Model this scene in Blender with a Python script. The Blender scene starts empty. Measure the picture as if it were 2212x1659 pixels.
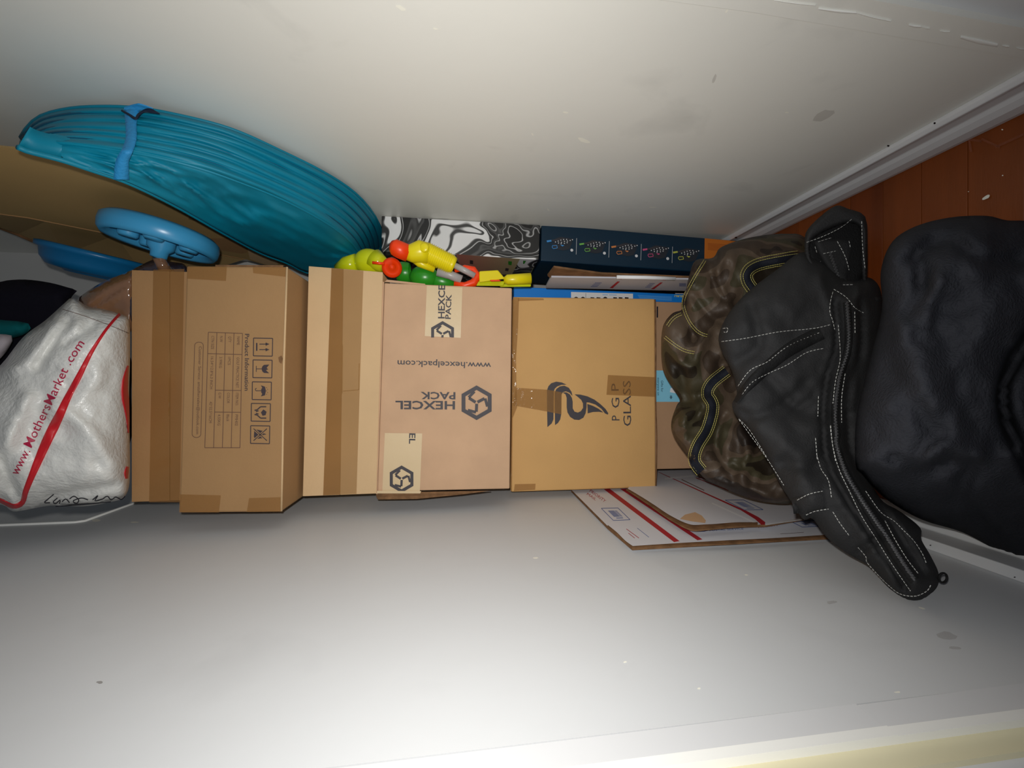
import bpy, bmesh, math, random
import numpy as np
from mathutils import Vector, Matrix, noise
from mathutils.geometry import delaunay_2d_cdt, tessellate_polygon
random.seed(7)
sc = bpy.context.scene
COL = sc.collection
# ------------------------------------------------------------------ camera, world, light, exposure
F = 830.0; CZ = 0.735
TH = math.atan(106 / F); C, S = math.cos(TH), math.sin(TH)
CAM = Vector((0, 0, CZ))
cam_d = bpy.data.cameras.new('camera'); cam = bpy.data.objects.new('camera', cam_d); COL.objects.link(cam)
cam_d.sensor_width = 36; cam_d.lens = F / 2212 * 36; cam_d.clip_start = 0.01
U = Vector((0, S, C)); R_ = Vector((1, 0, 0)); FW = Vector((0, C, -S))
m = Matrix.Identity(4)
for i, v in enumerate((-U, R_, -FW)):
    for k in range(3): m[k][i] = v[k]
m.translation = CAM
cam.matrix_world = m
sc.camera = cam
w = bpy.data.worlds.new('world'); sc.world = w; w.use_nodes = True
w.node_tree.nodes['Background'].inputs[0].default_value = (0.75, 0.85, 1.0, 1)
w.node_tree.nodes['Background'].inputs[1].default_value = 0.13
ld = bpy.data.lights.new('phone_flash', 'SPOT'); lo = bpy.data.objects.new('phone_flash', ld); COL.objects.link(lo)
ld.energy = 13.8; ld.spot_size = math.radians(168); ld.spot_blend = 1.0; ld.shadow_soft_size = 0.006
ld.color = (1.0, 0.985, 0.95)
lo.location = CAM + Vector((0.028, -0.005, 0.012))
lo.rotation_euler = (FW + Vector((0, 0, 0.14))).to_track_quat('-Z', 'Y').to_euler()
sc.view_settings.view_transform = 'Standard'; sc.view_settings.look = 'None'
sc.view_settings.gamma = 1; sc.view_settings.use_curve_mapping = False
sc.view_settings.exposure = 0.0

# ------------------------------------------------------------------ ray helpers: a pixel of the 2212x1659 photo put at a real depth
def ray(px, py):
    u = (829.5 - py) / F; v = (px - 1106) / F
    return Vector((u, C - v * S, -S - v * C))
def at(px, py, Y): r = ray(px, py); return CAM + r * (Y / r.y)
def atx(px, py, X): r = ray(px, py); return CAM + r * (X / r.x)
def PY(Y): return lambda px, py: at(px, py, Y)
def PX(X): return lambda px, py: atx(px, py, X)

# ------------------------------------------------------------------ materials
def mat(name, col, rough=0.7, var=0.06, scale=6, bump=0.0, bscale=80, spec=0.4, metal=0, alpha=1, coat=0, sheen=0, trans=0, stretch=None, detail=4):
    M = bpy.data.materials.new(name); M.use_nodes = True
    nt = M.node_tree; N = nt.nodes; L = nt.links; b = N['Principled BSDF']
    b.inputs['Roughness'].default_value = rough; b.inputs['Specular IOR Level'].default_value = spec
    b.inputs['Metallic'].default_value = metal; b.inputs['Alpha'].default_value = alpha
    b.inputs['Coat Weight'].default_value = coat; b.inputs['Sheen Weight'].default_value = sheen
    b.inputs['Transmission Weight'].default_value = trans
    tc = N.new('ShaderNodeTexCoord'); mp = N.new('ShaderNodeMapping'); L.new(tc.outputs['Object'], mp.inputs[0])
    if stretch: mp.inputs['Scale'].default_value = stretch
    n = N.new('ShaderNodeTexNoise'); n.inputs['Scale'].default_value = scale; n.inputs['Detail'].default_value = detail
    L.new(mp.outputs[0], n.inputs['Vector'])
    r = N.new('ShaderNodeValToRGB'); L.new(n.outputs[0], r.inputs[0])
    c = Vector(col[:3])
    r.color_ramp.elements[0].position = .3; r.color_ramp.elements[1].position = .7
    r.color_ramp.elements[0].color = (*(c * (1 - var)), 1); r.color_ramp.elements[1].color = (*(c * (1 + var)), 1)
    L.new(r.outputs[0], b.inputs['Base Color'])
    if bump:
        n2 = N.new('ShaderNodeTexNoise'); n2.inputs['Scale'].default_value = bscale; n2.inputs['Detail'].default_value = 3
        L.new(mp.outputs[0], n2.inputs['Vector'])
        bp = N.new('ShaderNodeBump'); bp.inputs['Strength'].default_value = bump; bp.inputs['Distance'].default_value = 0.002
        L.new(n2.outputs[0], bp.inputs['Height']); L.new(bp.outputs[0], b.inputs['Normal'])
    M['ramp'] = r.name
    return M
def srgb(r, g, b):
    f = lambda c: (c / 255 / 12.92) if c <= 10 else ((c / 255 + .055) / 1.055) ** 2.4
    return (f(r), f(g), f(b))

MAT = {}
MAT['card_golf'] = mat('cardboard_tan', srgb(162, 126, 86), .75, .05, 9, .15, 220, .25)
MAT['card_top'] = mat('cardboard_dull', srgb(170, 130, 88), .75, .05, 9, .15, 220, .25)
MAT['card_light'] = mat('cardboard_light', srgb(205, 173, 132), .75, .05, 9, .15, 220, .25)
MAT['card_pink'] = mat('cardboard_rosy', srgb(196, 160, 128), .75, .06, 14, .15, 220, .25)
MAT['card_yellow'] = mat('cardboard_golden', srgb(204, 160, 102), .7, .04, 9, .12, 220, .3)
MAT['card_deep'] = mat('cardboard_plain', srgb(176, 140, 108), .75, .05, 9, .12, 220, .25)
MAT['card_big'] = mat('cardboard_large', srgb(184, 152, 100), .75, .05, 6, .12, 220, .25)  # one even tan for the large slanting carton
MAT['card_edge'] = mat('cardboard_cut_edge', srgb(120, 88, 60), .85, .3, 60, .3, 300, .2)
MAT['tape'] = mat('brown_tape', srgb(160, 112, 56), .22, .08, 12, .35, 60, .5, alpha=.45)
MAT['tape_gloss'] = mat('glossy_brown_tape', srgb(168, 122, 66), .13, .08, 12, .9, 90, .6, alpha=.5)
MAT['tape_wide'] = mat('tan_tape', srgb(178, 138, 88), .25, .05, 12, .4, 50, .5, alpha=.6)
MAT['tape_paper'] = mat('pale_reinforced_tape', srgb(208, 184, 146), .4, .03, 12, .2, 60, .4)
MAT['ink'] = mat('dark_ink', srgb(62, 52, 56), .7, .05)
MAT['ink_soft'] = mat('faded_ink', srgb(98, 70, 58), .8, .05)
MAT['logo_grey'] = mat('charcoal_ink', srgb(66, 62, 66), .6, .05)
MAT['black_ink'] = mat('black_marker', srgb(24, 22, 34), .5, .05)
MAT['red_ink'] = mat('red_print', srgb(196, 22, 34), .45, .05, coat=.2)
MAT['magenta_ink'] = mat('crimson_lettering', srgb(170, 28, 66), .45, .05)
MAT['mail_red'] = mat('postal_red', srgb(172, 36, 46), .6, .05)
MAT['mail_blue'] = mat('postal_blue', srgb(86, 104, 158), .6, .15, 90)
MAT['mail_white'] = mat('white_card', srgb(214, 214, 220), .5, .02, 8, .03, 60)
MAT['mail_grey'] = mat('grey_card', srgb(188, 188, 196), .5, .02, 8, .03, 60)
MAT['white'] = mat('white_plain', srgb(228, 228, 230), .6, .02)
MAT['bag_white'] = mat('woven_white_plastic', srgb(216, 216, 212), .34, .05, 7, .8, 170, .5, coat=.15)
MAT['teal'] = mat('teal_nylon', srgb(0, 126, 154), .5, .10, 8, .15, 40, .35)
MAT['teal_shade'] = mat('teal_nylon_shaded', srgb(0, 78, 106), .5, .15, 12, .2, 60, .4)  # the same teal, darkened to paint the shade between pleats
MAT['strap_blue'] = mat('blue_webbing', srgb(40, 140, 200), .6, .1, 30, .5, 260)
MAT['navy'] = mat('navy_elastic', srgb(10, 26, 50), .7, .1)
MAT['toy_blue'] = mat('blue_plastic', srgb(66, 158, 208), .3, .04, 8, 0, 60, .5)
MAT['toy_blue_dark'] = mat('deep_blue_plastic', srgb(16, 108, 162), .35, .05, 8, 0, 60, .5)
MAT['black_cloth'] = mat('black_cloth', srgb(16, 14, 26), .9, .2, 8, .2, 200, .2)
MAT['teal_cloth'] = mat('teal_cloth', srgb(0, 88, 92), .85, .15, 12, .2, 200, .2)
MAT['grey_cloth'] = mat('grey_cloth', srgb(178, 170, 176), .85, .08, 12, .2, 200, .2)
MAT['wrap'] = mat('plastic_wrapped_brown', srgb(128, 92, 66), .12, .2, 14, .9, 30, .6, coat=1)
MAT['wrap_dark'] = mat('plastic_wrapped_dark', srgb(50, 42, 50), .12, .4, 20, .9, 40, .6, coat=1)
MAT['yellow'] = mat('yellow_plastic', srgb(236, 218, 18), .3, .03, 8, 0, 60, .5)
MAT['lime'] = mat('lime_translucent_plastic', srgb(206, 214, 20), .2, .06, 20, 0, 60, .5)
MAT['orange'] = mat('orange_plastic', srgb(250, 66, 8), .35, .03, 8, 0, 60, .5)
MAT['green'] = mat('green_plastic', srgb(44, 148, 34), .3, .04, 8, 0, 60, .5)
MAT['grey_plastic'] = mat('grey_plastic', srgb(176, 172, 170), .35, .03, 8, 0, 60, .5)
MAT['navy_box'] = mat('navy_printed_card', srgb(6, 44, 66), .35, .06, 6, 0, 60, .5, coat=.2)
MAT['navy_side'] = mat('blue_printed_card', srgb(8, 66, 96), .4, .4, 18, 0, 60, .4)
MAT['orange_card'] = mat('orange_printed_card', srgb(212, 120, 40), .5, .03, 8)
MAT['orange_line'] = mat('orange_fine_print', srgb(180, 92, 34), .5, .03, 8)
MAT['blue_card'] = mat('bright_blue_card', srgb(20, 130, 226), .4, .03, 8)
MAT['blue_card_line'] = mat('pale_blue_print', srgb(90, 170, 236), .4, .03, 8)
MAT['sticker_blue'] = mat('sky_blue_sticker', srgb(136, 204, 230), .5, .02, 8)
MAT['black_canvas'] = mat('black_canvas', srgb(46, 46, 47), .85, .14, 10, .5, 420, .2)
MAT['black_band'] = mat('black_webbing', srgb(20, 20, 21), .8, .1, 20, .6, 400, .3)
MAT['black_deep'] = mat('deep_black_fabric', srgb(44, 45, 50), .8, .2, 6, .8, 380, .1)
MAT['thread_white'] = mat('white_thread', srgb(190, 190, 186), .7, .05)
MAT['thread_yellow'] = mat('yellow_thread', srgb(206, 196, 110), .7, .05)
MAT['webbing_navy'] = mat('navy_webbing', srgb(22, 25, 36), .75, .1, 30, .7, 500, .3)
MAT['metal_dark'] = mat('dark_metal', srgb(92, 92, 94), .35, .05, metal=.3)
MAT['chip'] = mat('pale_paint_flake', srgb(240, 238, 226), .5, .03)
MAT['chip_dark'] = mat('grey_scuff', srgb(150, 146, 142), .8, .1, 60, alpha=.55)
MAT['scuff'] = mat('faint_scuff', srgb(170, 160, 154), .8, .2, 60, alpha=.2)

def camo():
    M = mat('camouflage_fabric', (0.05, 0.04, 0.03), .55, .1, 10, .2, 300, .35)
    nt = M.node_tree; r = nt.nodes[M['ramp']]; n = r.inputs[0].links[0].from_node
    n.inputs['Scale'].default_value = 8; n.inputs['Detail'].default_value = 1.2; n.inputs['Distortion'].default_value = .9
    cr = r.color_ramp; cr.interpolation = 'CONSTANT'
    cols = [(0, (38, 31, 22)), (.40, (64, 58, 41)), (.50, (84, 70, 57)), (.57, (62, 50, 40)), (.65, (38, 30, 25))]
    cr.elements[0].position = 0; cr.elements[0].color = (*srgb(*cols[0][1]), 1)
    cr.elements[1].position = cols[1][0]; cr.elements[1].color = (*srgb(*cols[1][1]), 1)
    for p, c in cols[2:]:
        e = cr.elements.new(p); e.color = (*srgb(*c), 1)
    return M
MAT['camo'] = camo()
def marble():
    M = mat('black_and_white_marbled_card', (0.5, .5, .5), .3, .1, 10, 0, 60, .5)
    nt = M.node_tree; r = nt.nodes[M['ramp']]; n = r.inputs[0].links[0].from_node
    n.inputs['Scale'].default_value = 5.5; n.inputs['Detail'].default_value = 2; n.inputs['Distortion'].default_value = 1.7
    cr = r.color_ramp
    stops = [(0.0, .015), (.33, .02), (.34, .6), (.35, .03), (.405, .03), (.415, .55), (.425, .03), (.45, .1), (.46, .02), (.50, .02), (.508, .7), (.515, .04), (.535, .03), (.545, .12), (.55, .85), (.61, .9), (.616, .05), (.63, .04), (.637, .85), (.8, .9)]
    cr.elements[0].position = 0; cr.elements[0].color = (.015, .015, .018, 1)
    cr.elements[1].position = .8; cr.elements[1].color = (.8, .8, .83, 1)
    for p, v in stops[1:-1]:
        e = cr.elements.new(p); e.color = (v, v, v, 1)
    return M
MAT['marble'] = marble()
def gradmat():
    M = mat('pink_to_olive_print', (0.4, .3, .2), .35, .1, 4)
    nt = M.node_tree; r = nt.nodes[M['ramp']]
    tc = nt.nodes.new('ShaderNodeTexCoord'); sp = nt.nodes.new('ShaderNodeSeparateXYZ'); mr = nt.nodes.new('ShaderNodeMapRange')
    nt.links.new(tc.outputs['Object'], sp.inputs[0]); nt.links.new(sp.outputs[2], mr.inputs[0])
    mr.inputs[1].default_value = 0.0; mr.inputs[2].default_value = .30
    nt.links.new(mr.outputs[0], r.inputs[0])
    r.color_ramp.elements[0].position = 0.05; r.color_ramp.elements[0].color = (*srgb(176, 178, 130), 1)
    r.color_ramp.elements[1].position = .6; r.color_ramp.elements[1].color = (*srgb(200, 130, 118), 1)
    return M
MAT['pinkolive'] = gradmat()
def wallmat(name, col, sm=.10, rough=.42):
    M = mat(name, col, rough, .015, 2.2, .12, 28, .4)
    nt = M.node_tree; N = nt.nodes; L = nt.links; b = N['Principled BSDF']; r = N[M['ramp']]
    tc = N.new('ShaderNodeTexCoord'); n = N.new('ShaderNodeTexNoise'); n.inputs['Scale'].default_value = 9; n.inputs['Detail'].default_value = 6; n.inputs['Distortion'].default_value = .5
    L.new(tc.outputs['Object'], n.inputs['Vector'])
    rr = N.new('ShaderNodeValToRGB'); rr.color_ramp.elements[0].position = .60; rr.color_ramp.elements[1].position = .78
    L.new(n.outputs[0], rr.inputs[0])
    ml = N.new('ShaderNodeMath'); ml.operation = 'MULTIPLY'; ml.inputs[1].default_value = sm * 3; L.new(rr.outputs[0], ml.inputs[0])
    mx = N.new('ShaderNodeMix'); mx.data_type = 'RGBA'; L.new(ml.outputs[0], mx.inputs[0]); L.new(r.outputs[0], mx.inputs[6])
    mx.inputs[7].default_value = (*(Vector(col) * .62), 1); L.new(mx.outputs[2], b.inputs['Base Color'])
    return M
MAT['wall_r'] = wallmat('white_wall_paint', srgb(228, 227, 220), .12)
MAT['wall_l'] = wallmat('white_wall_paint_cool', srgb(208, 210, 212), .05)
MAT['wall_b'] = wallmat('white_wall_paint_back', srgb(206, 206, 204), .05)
MAT['trim'] = wallmat('glossy_trim_paint', srgb(214, 215, 217), .06, .3)
MAT['trim_cream'] = wallmat('old_cream_paint', srgb(222, 214, 180), .06, .4)
MAT['trim_edge'] = mat('bright_paint_bead', srgb(240, 240, 236), .35, .02)
WOODS = [mat('red_brown_floorboard_%s' % k, srgb(*c), .35, .2, 3, .08, 60, .45, stretch=(1, 9, 9)) for k, c in zip('abc', [(124, 61, 21), (116, 54, 18), (134, 67, 23)])]

# ------------------------------------------------------------------ object helpers
ORG = {}
def link(name, verts, faces, mt, parent=None, kind=None, smooth=False, label=None, mats=None, fmat=None):
    vs = [Vector(v) for v in verts]
    if parent is None:
        lo_ = Vector([min(v[i] for v in vs) for i in range(3)]); hi = Vector([max(v[i] for v in vs) for i in range(3)])
        o0 = Vector(((lo_.x + hi.x) / 2, (lo_.y + hi.y) / 2, lo_.z))
    else: o0 = ORG[parent.name]
    me = bpy.data.meshes.new(name); me.from_pydata([v - o0 for v in vs], [], faces); me.validate()
    if smooth: me.polygons.foreach_set('use_smooth', [True] * len(me.polygons))
    me.materials.append(MAT[mt] if isinstance(mt, str) else mt)
    o = bpy.data.objects.new(name, me); COL.objects.link(o)
    if parent is None: o.location = o0
    else: o.parent = parent
    ORG[o.name] = o0
    if kind: o['kind'] = kind
    if label: o['label'] = label
    return o
def thing(name, label, cat, base, group=None):
    o = bpy.data.objects.new(name, None); COL.objects.link(o); o.location = base; o.empty_display_size = .03
    ORG[o.name] = Vector(base); o['label'] = label; o['category'] = cat
    if group: o['group'] = group
    return o
def bevel(o, w_=.0015, seg=2):
    b = o.modifiers.new('bevel', 'BEVEL'); b.width = w_; b.segments = seg; b.limit_method = 'ANGLE'; b.angle_limit = .6
    return o
BOXF = [(0, 1, 2, 3), (7, 6, 5, 4), (0, 4, 5, 1), (1, 5, 6, 2), (2, 6, 7, 3), (3, 7, 4, 0)]
def hexa(name, f4, b4, mt, parent=None, bw=.0015, kind=None, label=None):
    return bevel(link(name, list(f4) + list(b4), BOXF, mt, parent, kind=kind, label=label), bw)
def box(name, a, b, mt, parent=None, kind=None, bw=.001, label=None):
    x0, y0, z0 = a; x1, y1, z1 = b
    f = [(x0, y0, z0), (x1, y0, z0), (x1, y0, z1), (x0, y0, z1)]
    return hexa(name, f, [(x, y1, z) for x, y, z in f], mt, parent, bw, kind, label)
def toward(p, e): d = (CAM - p); return p + d.normalized() * e
def catmull(pts, n=8, closed=False):
    P = [np.array(p, float) for p in pts]; out = []
    N = len(P); rng = range(N) if closed else range(N - 1)
    for i in rng:
        g = (lambda k: P[k % N]) if closed else (lambda k: P[max(0, min(N - 1, k))])
        p0, p1, p2, p3 = g(i - 1), g(i), g(i + 1), g(i + 2)
        for j in range(n):
            t = j / n
            out.append(.5 * (2 * p1 + (p2 - p0) * t + (2 * p0 - 5 * p1 + 4 * p2 - p3) * t * t + (3 * p1 - p0 - 3 * p2 + p3) * t ** 3))
    if not closed: out.append(P[-1])
    return out
def resample(pts, step=None, n=None, closed=False):
    P = np.array([np.array(p, float) for p in pts])
    if closed: P = np.vstack([P, P[:1]])
    d = np.r_[0, np.cumsum(np.linalg.norm(np.diff(P, axis=0), axis=1))]
    if n is None: n = max(3, int(round(d[-1] / step)) + 1)
    s = np.linspace(0, d[-1], n)
    Q = np.stack([np.interp(s, d, P[:, k]) for k in range(P.shape[1])], 1)
    return Q[:-1] if closed else Q
def ngon(name, pts, surf, mt, parent, eps=.0005, label=None):
    vs = [toward(surf(*p), eps) for p in pts]
    tris = tessellate_polygon([[Vector((p[0], p[1], 0)) for p in pts]])
    return link(name, vs, [tuple(t) for t in tris], mt, parent, label=label)
def polys(name, plist, surf, mt, parent, eps=.0005, label=None):
    if name in ('small_print', 'red_stripe', 'side_mark', 'fold_line', 'wrinkle_glint', 'side_print') and 1 < len(plist) <= 14:
        for q in plist: o = polys(name, [q], surf, mt, parent, eps, label)
        return o
    vs = []; fs = []
    for pts in plist:
        b = len(vs); vs += [toward(surf(*p), eps) for p in pts]
        fs += [tuple(b + i for i in t) for t in tessellate_polygon([[Vector((p[0], p[1], 0)) for p in pts]])]
    return link(name, vs, fs, mt, parent, label=label)
def lines_px(segs, wpx):
    out = []
    for (a, b) in segs:
        a = np.array(a, float); b = np.array(b, float); d = (b - a) / (np.linalg.norm(b - a) + 1e-9); n = np.array((-d[1], d[0])) * wpx / 2
        out.append([tuple(a + n), tuple(b + n), tuple(b - n), tuple(a - n)])
    return out
def ribbon(name, pts, hw, surf, mt, parent, eps=.001, thick=.0012, step=7, spline=True, label=None):
    P = catmull(pts, 8) if spline else pts
    W = hw if hasattr(hw, '__len__') else [hw] * len(pts)
    Q = resample(P, step); n = len(Q); ws = np.interp(np.linspace(0, 1, n), np.linspace(0, 1, len(W)), W)
    vs = []; fs = []
    for i in range(n):
        d = Q[min(i + 1, n - 1)] - Q[max(i - 1, 0)]; d /= np.linalg.norm(d) + 1e-9; nn = np.array((-d[1], d[0]))
        for k, s in enumerate((-1, -.35, .35, 1)):
            q = Q[i] + nn * s * ws[i]; p = surf(*q)
            vs.append(toward(p, eps + (0 if abs(s) == 1 else thick)))
        for s in (-1, 1):
            q = Q[i] + nn * s * ws[i]; vs.append(toward(surf(*q), -.001))
    for i in range(n - 1):
        a = i * 6; b = a + 6
        for k in range(3): fs.append((a + k, a + k + 1, b + k + 1, b + k))
        fs.append((a + 4, a, b, b + 4)); fs.append((a + 3, a + 5, b + 5, b + 3))
    return link(name, vs, fs, mt, parent, smooth=True, label=label)
def tube(name, pts, rad, mt, parent, seg=16, cap=True, smooth=True, kind=None, label=None):
    vs, fs = tube_geo(pts, rad, seg, cap)
    return link(name, vs, fs, mt, parent, smooth=smooth, kind=kind, label=label)
def tube_geo(pts, rad, seg=16, cap=True):
    pts = [Vector(p) for p in pts]; n = len(pts); R = rad if hasattr(rad, '__len__') else [rad] * n
    vs = []; fs = []; ref = None
    for i in range(n):
        d = (pts[min(i + 1, n - 1)] - pts[max(i - 1, 0)]).normalized()
        if ref is None: ref = Vector((0, 0, 1)) if abs(d.z) < .9 else Vector((1, 0, 0))
        a = (ref - d * ref.dot(d)).normalized(); ref = a; b = d.cross(a)
        for k in range(seg):
            t = 2 * math.pi * k / seg; vs.append(pts[i] + (a * math.cos(t) + b * math.sin(t)) * R[i])
    for i in range(n - 1):
        for k in range(seg): fs.append((i * seg + k, i * seg + (k + 1) % seg, (i + 1) * seg + (k + 1) % seg, (i + 1) * seg + k))
    if cap: fs.append(tuple(range(seg))[::-1]); fs.append(tuple((n - 1) * seg + k for k in range(seg)))
    return vs, fs
def lathe(name, prof, axis_o, axis_d, mt, parent, seg=48, label=None):
    d = Vector(axis_d).normalized(); a = d.orthogonal().normalized(); b = d.cross(a); vs = []; fs = []; n = len(prof)
    for (r, h) in prof:
        for k in range(seg):
            t = 2 * math.pi * k / seg; vs.append(Vector(axis_o) + d * h + (a * math.cos(t) + b * math.sin(t)) * max(r, 1e-4))
    for i in range(n - 1):
        for k in range(seg): fs.append((i * seg + k, i * seg + (k + 1) % seg, (i + 1) * seg + (k + 1) % seg, (i + 1) * seg + k))
    return link(name, vs, fs, mt, parent, smooth=True, label=label)
def seg_dist(P, A):
    """distance of points P (n,2) to polyline A (m,2)"""
    P = np.asarray(P, float); A = np.asarray(A, float); best = np.full(len(P), 1e9)
    for i in range(len(A) - 1):
        a, b = A[i], A[i + 1]; ab = b - a; t = np.clip(((P - a) @ ab) / (ab @ ab + 1e-9), 0, 1)
        best = np.minimum(best, np.linalg.norm(P - (a + t[:, None] * ab), axis=1))
    return best
def soft(name, outline, Yf, bulge, back, mt, parent, R=60, step=13, folds=(), nz=(0, 1), smoothn=4, label=None, tex=0):
    """closed padded body whose outline, tilt, bulge and folds are given; returns object and the surface function"""
    B = resample(catmull(outline, smoothn, True), step, closed=True)
    fl = [(np.array(resample(catmull(p, 6), 10)), w_, h) for p, w_, h in folds]
    Bc = np.vstack([B, B[:1]])
    Yfun = Yf if callable(Yf) else (lambda px, py: Yf)
    def prof(P):
        d = seg_dist(P, Bc); t = np.clip(d / R, 0, 1); return np.sqrt(np.clip(1 - (1 - t) ** 2, 0, 1))
    def off(P):
        P = np.atleast_2d(np.asarray(P, float)); p = prof(P); o = bulge * p
        for A, w_, h in fl: o = o + h * np.exp(-(seg_dist(P, A) / w_) ** 2) * np.minimum(1, p * 1.6)
        if nz[0]:
            o = o + np.array([nz[0] * (noise.fractal(Vector((q[0] / nz[1], q[1] / nz[1], tex + 3.1)), 1.0, 2.0, 3) + .8 * abs(noise.noise(Vector((q[0] / nz[1] * .8 + q[1] / nz[1] * .4, q[1] / nz[1] * .5, tex + 9.7))))) for q in P]) * np.minimum(1, p * 1.4)
        return o, p
    lo_, hi = B.min(0), B.max(0); G = []
    h = step; row = 0; y = lo_[1] + h * .5
    while y < hi[1]:
        x = lo_[0] + (h * .5 if row % 2 else 0)
        while x < hi[0]: G.append((x, y)); x += h
        y += h * .866; row += 1
    G = np.array(G); dd = seg_dist(G, Bc)
    ins = np.zeros(len(G), bool); j = len(B) - 1
    for i in range(len(B)):
        xi, yi = B[i]; xj, yj = B[j]
        c = ((yi > G[:, 1]) != (yj > G[:, 1])) & (G[:, 0] < (xj - xi) * (G[:, 1] - yi) / (yj - yi + 1e-12) + xi); ins ^= c; j = i
    G = G[ins & (dd > step * .45)]
    INS = ins
    # extra inner ring for a round edge
    A = np.vstack([B, G]); nb = len(B)
    r = delaunay_2d_cdt([Vector(a) for a in A], [], [list(range(nb))], 1, 1e-5)
    V2 = np.array([tuple(v) for v in r[0]]); T = r[2]
    o, p = off(V2); front = [toward(at(q[0], q[1], max(.12, Yfun(*q) - o[i])), 0) for i, q in enumerate(V2)]
    edge = p < 1e-3; bi = {}; vs = list(front); fs = []
    for i, q in enumerate(V2):
        if edge[i]: bi[i] = i
        else: bi[i] = len(vs); vs.append(at(q[0], q[1], Yfun(*q) + back * p[i]))
    for t in T:
        t = tuple(t)
        a = (Vector(vs[t[1]]) - Vector(vs[t[0]])).cross(Vector(vs[t[2]]) - Vector(vs[t[0]]))
        if a.dot(CAM - Vector(vs[t[0]])) < 0: t = t[::-1]
        fs.append(t); b = tuple(bi[k] for k in t[::-1])
        if set(b) != set(t): fs.append(b)
    ob = link(name, vs, fs, mt, parent, smooth=True, label=label)
    gs = 5.0; nx = int((hi[0] - lo_[0]) / gs) + 3; ny = int((hi[1] - lo_[1]) / gs) + 3
    gx = lo_[0] - gs + gs * np.arange(nx); gy = lo_[1] - gs + gs * np.arange(ny)
    GX, GY = np.meshgrid(gx, gy); cache = []
    def surf(px, py):
        if not cache:
            cache.append(off(np.c_[GX.ravel(), GY.ravel()])[0].reshape(ny, nx))
        fx = min(max((px - gx[0]) / gs, 0), nx - 1.001); fy = min(max((py - gy[0]) / gs, 0), ny - 1.001)
        i, j = int(fy), int(fx); a, b = fy - i, fx - j; O = cache[0]
        v_ = (O[i, j] * (1 - b) + O[i, j + 1] * b) * (1 - a) + (O[i + 1, j] * (1 - b) + O[i + 1, j + 1] * b) * a
        return at(px, py, max(.12, Yfun(px, py) - v_))
    return ob, surf
def stitch(name, paths, surf, mt, parent, dash=6, gap=3.5, r=.0005, eps=.0008):
    vs = []; fs = []
    for p in paths:
        Q = resample(catmull(p, 8), 1.0); L = len(Q); i = 0
        while i < L - 2:
            j = min(int(i + dash), L - 1)
            a = toward(surf(*Q[i]), eps); mid = toward(surf(*Q[(i + j) // 2]), eps + .0006); b = toward(surf(*Q[j]), eps)
            v, f = tube_geo([a, mid, b], r, 4); k = len(vs); vs += v; fs += [tuple(x + k for x in t) for t in f]
            i = int(j + gap)
    return link(name, vs, fs, mt, parent, kind='stuff')
def teeth(name, paths, surf, mt, parent, step=4, r=.0011):
    vs = []; fs = []
    for p in paths:
        Q = resample(catmull(p, 8), step)
        for i in range(len(Q) - 1):
            d = Q[i + 1] - Q[i]; d /= np.linalg.norm(d) + 1e-9; n = np.array((-d[1], d[0])) * (1.6 if i % 2 else -1.6)
            a = toward(surf(*(Q[i] + n - n * 1.6)), .0045); b = toward(surf(*(Q[i] + n * 1.8)), .005)
            v, f = tube_geo([a, b], r, 4); k = len(vs); vs += v; fs += [tuple(x + k for x in t) for t in f]
    return link(name, vs, fs, mt, parent, kind='stuff')
def text(name, body, p0, p1, cap, surf, mt, parent, eps=.0006, bold=0.0, upsign=1, cut=None, spacing=1.0, label=None):
    """flat print: baseline from pixel p0 to p1, capitals cap px high; upsign picks the side"""
    cu = bpy.data.curves.new('t', 'FONT'); cu.body = body; cu.resolution_u = 2; cu.offset = bold; cu.space_character = spacing
    to = bpy.data.objects.new('t', cu); COL.objects.link(to)
    dg = bpy.context.evaluated_depsgraph_get(); me = bpy.data.meshes.new_from_object(to.evaluated_get(dg))
    V = [v.co.copy() for v in me.vertices]; Fs = [tuple(p.vertices) for p in me.polygons]
    bpy.data.objects.remove(to); bpy.data.meshes.remove(me)
    x0 = min(v.x for v in V); x1 = max(v.x for v in V)
    p0 = np.array(p0, float); p1 = np.array(p1, float); d = (p1 - p0); L = np.linalg.norm(d); d /= L
    up = np.array((d[1], -d[0])) * upsign
    vs = []
    for v in V:
        q = p0 + d * ((v.x - x0) / (x1 - x0) * L) + up * (v.y / .72 * cap)
        if cut: q = np.array(cut(q))
        vs.append(toward(surf(*q), eps))
    return link(name, vs, Fs, mt, parent, label=label)
def quad_at(q, Y): return [at(p[0], p[1], Y) for p in q]
def carton(name, label, q, Y, D, mt, cat='box', bw=.002, taper=0, group=None):
    """q = TL, TR, BR, BL pixels of the face towards the camera"""
    f4 = quad_at(q, Y); b4 = [p + Vector((0, D, 0)) for p in f4]
    base = (f4[0] + f4[1] + f4[2] + f4[3]) / 4 + Vector((0, D / 2, 0)); base.z = min(p.z for p in f4)
    t = thing(name, label, cat, base)
    if name == 'cardboard_box': t['group'] = 'cartons in the box column'
    f4 = [f4[0], f4[3], f4[2], f4[1]]; b4 = [b4[0], b4[3], b4[2], b4[1]]
    hexa('body', f4, b4, mt, t, bw)
    return t

# ------------------------------------------------------------------ the closet
XR = .37; XL = -.236; YB = 1.25; ZT = 2.35
def zr(z): return CZ + z
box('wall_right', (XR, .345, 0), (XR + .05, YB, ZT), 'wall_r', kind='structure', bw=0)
wr = bpy.data.objects['wall_right']; ORG['wall_right'] = wr.location.copy()
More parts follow.
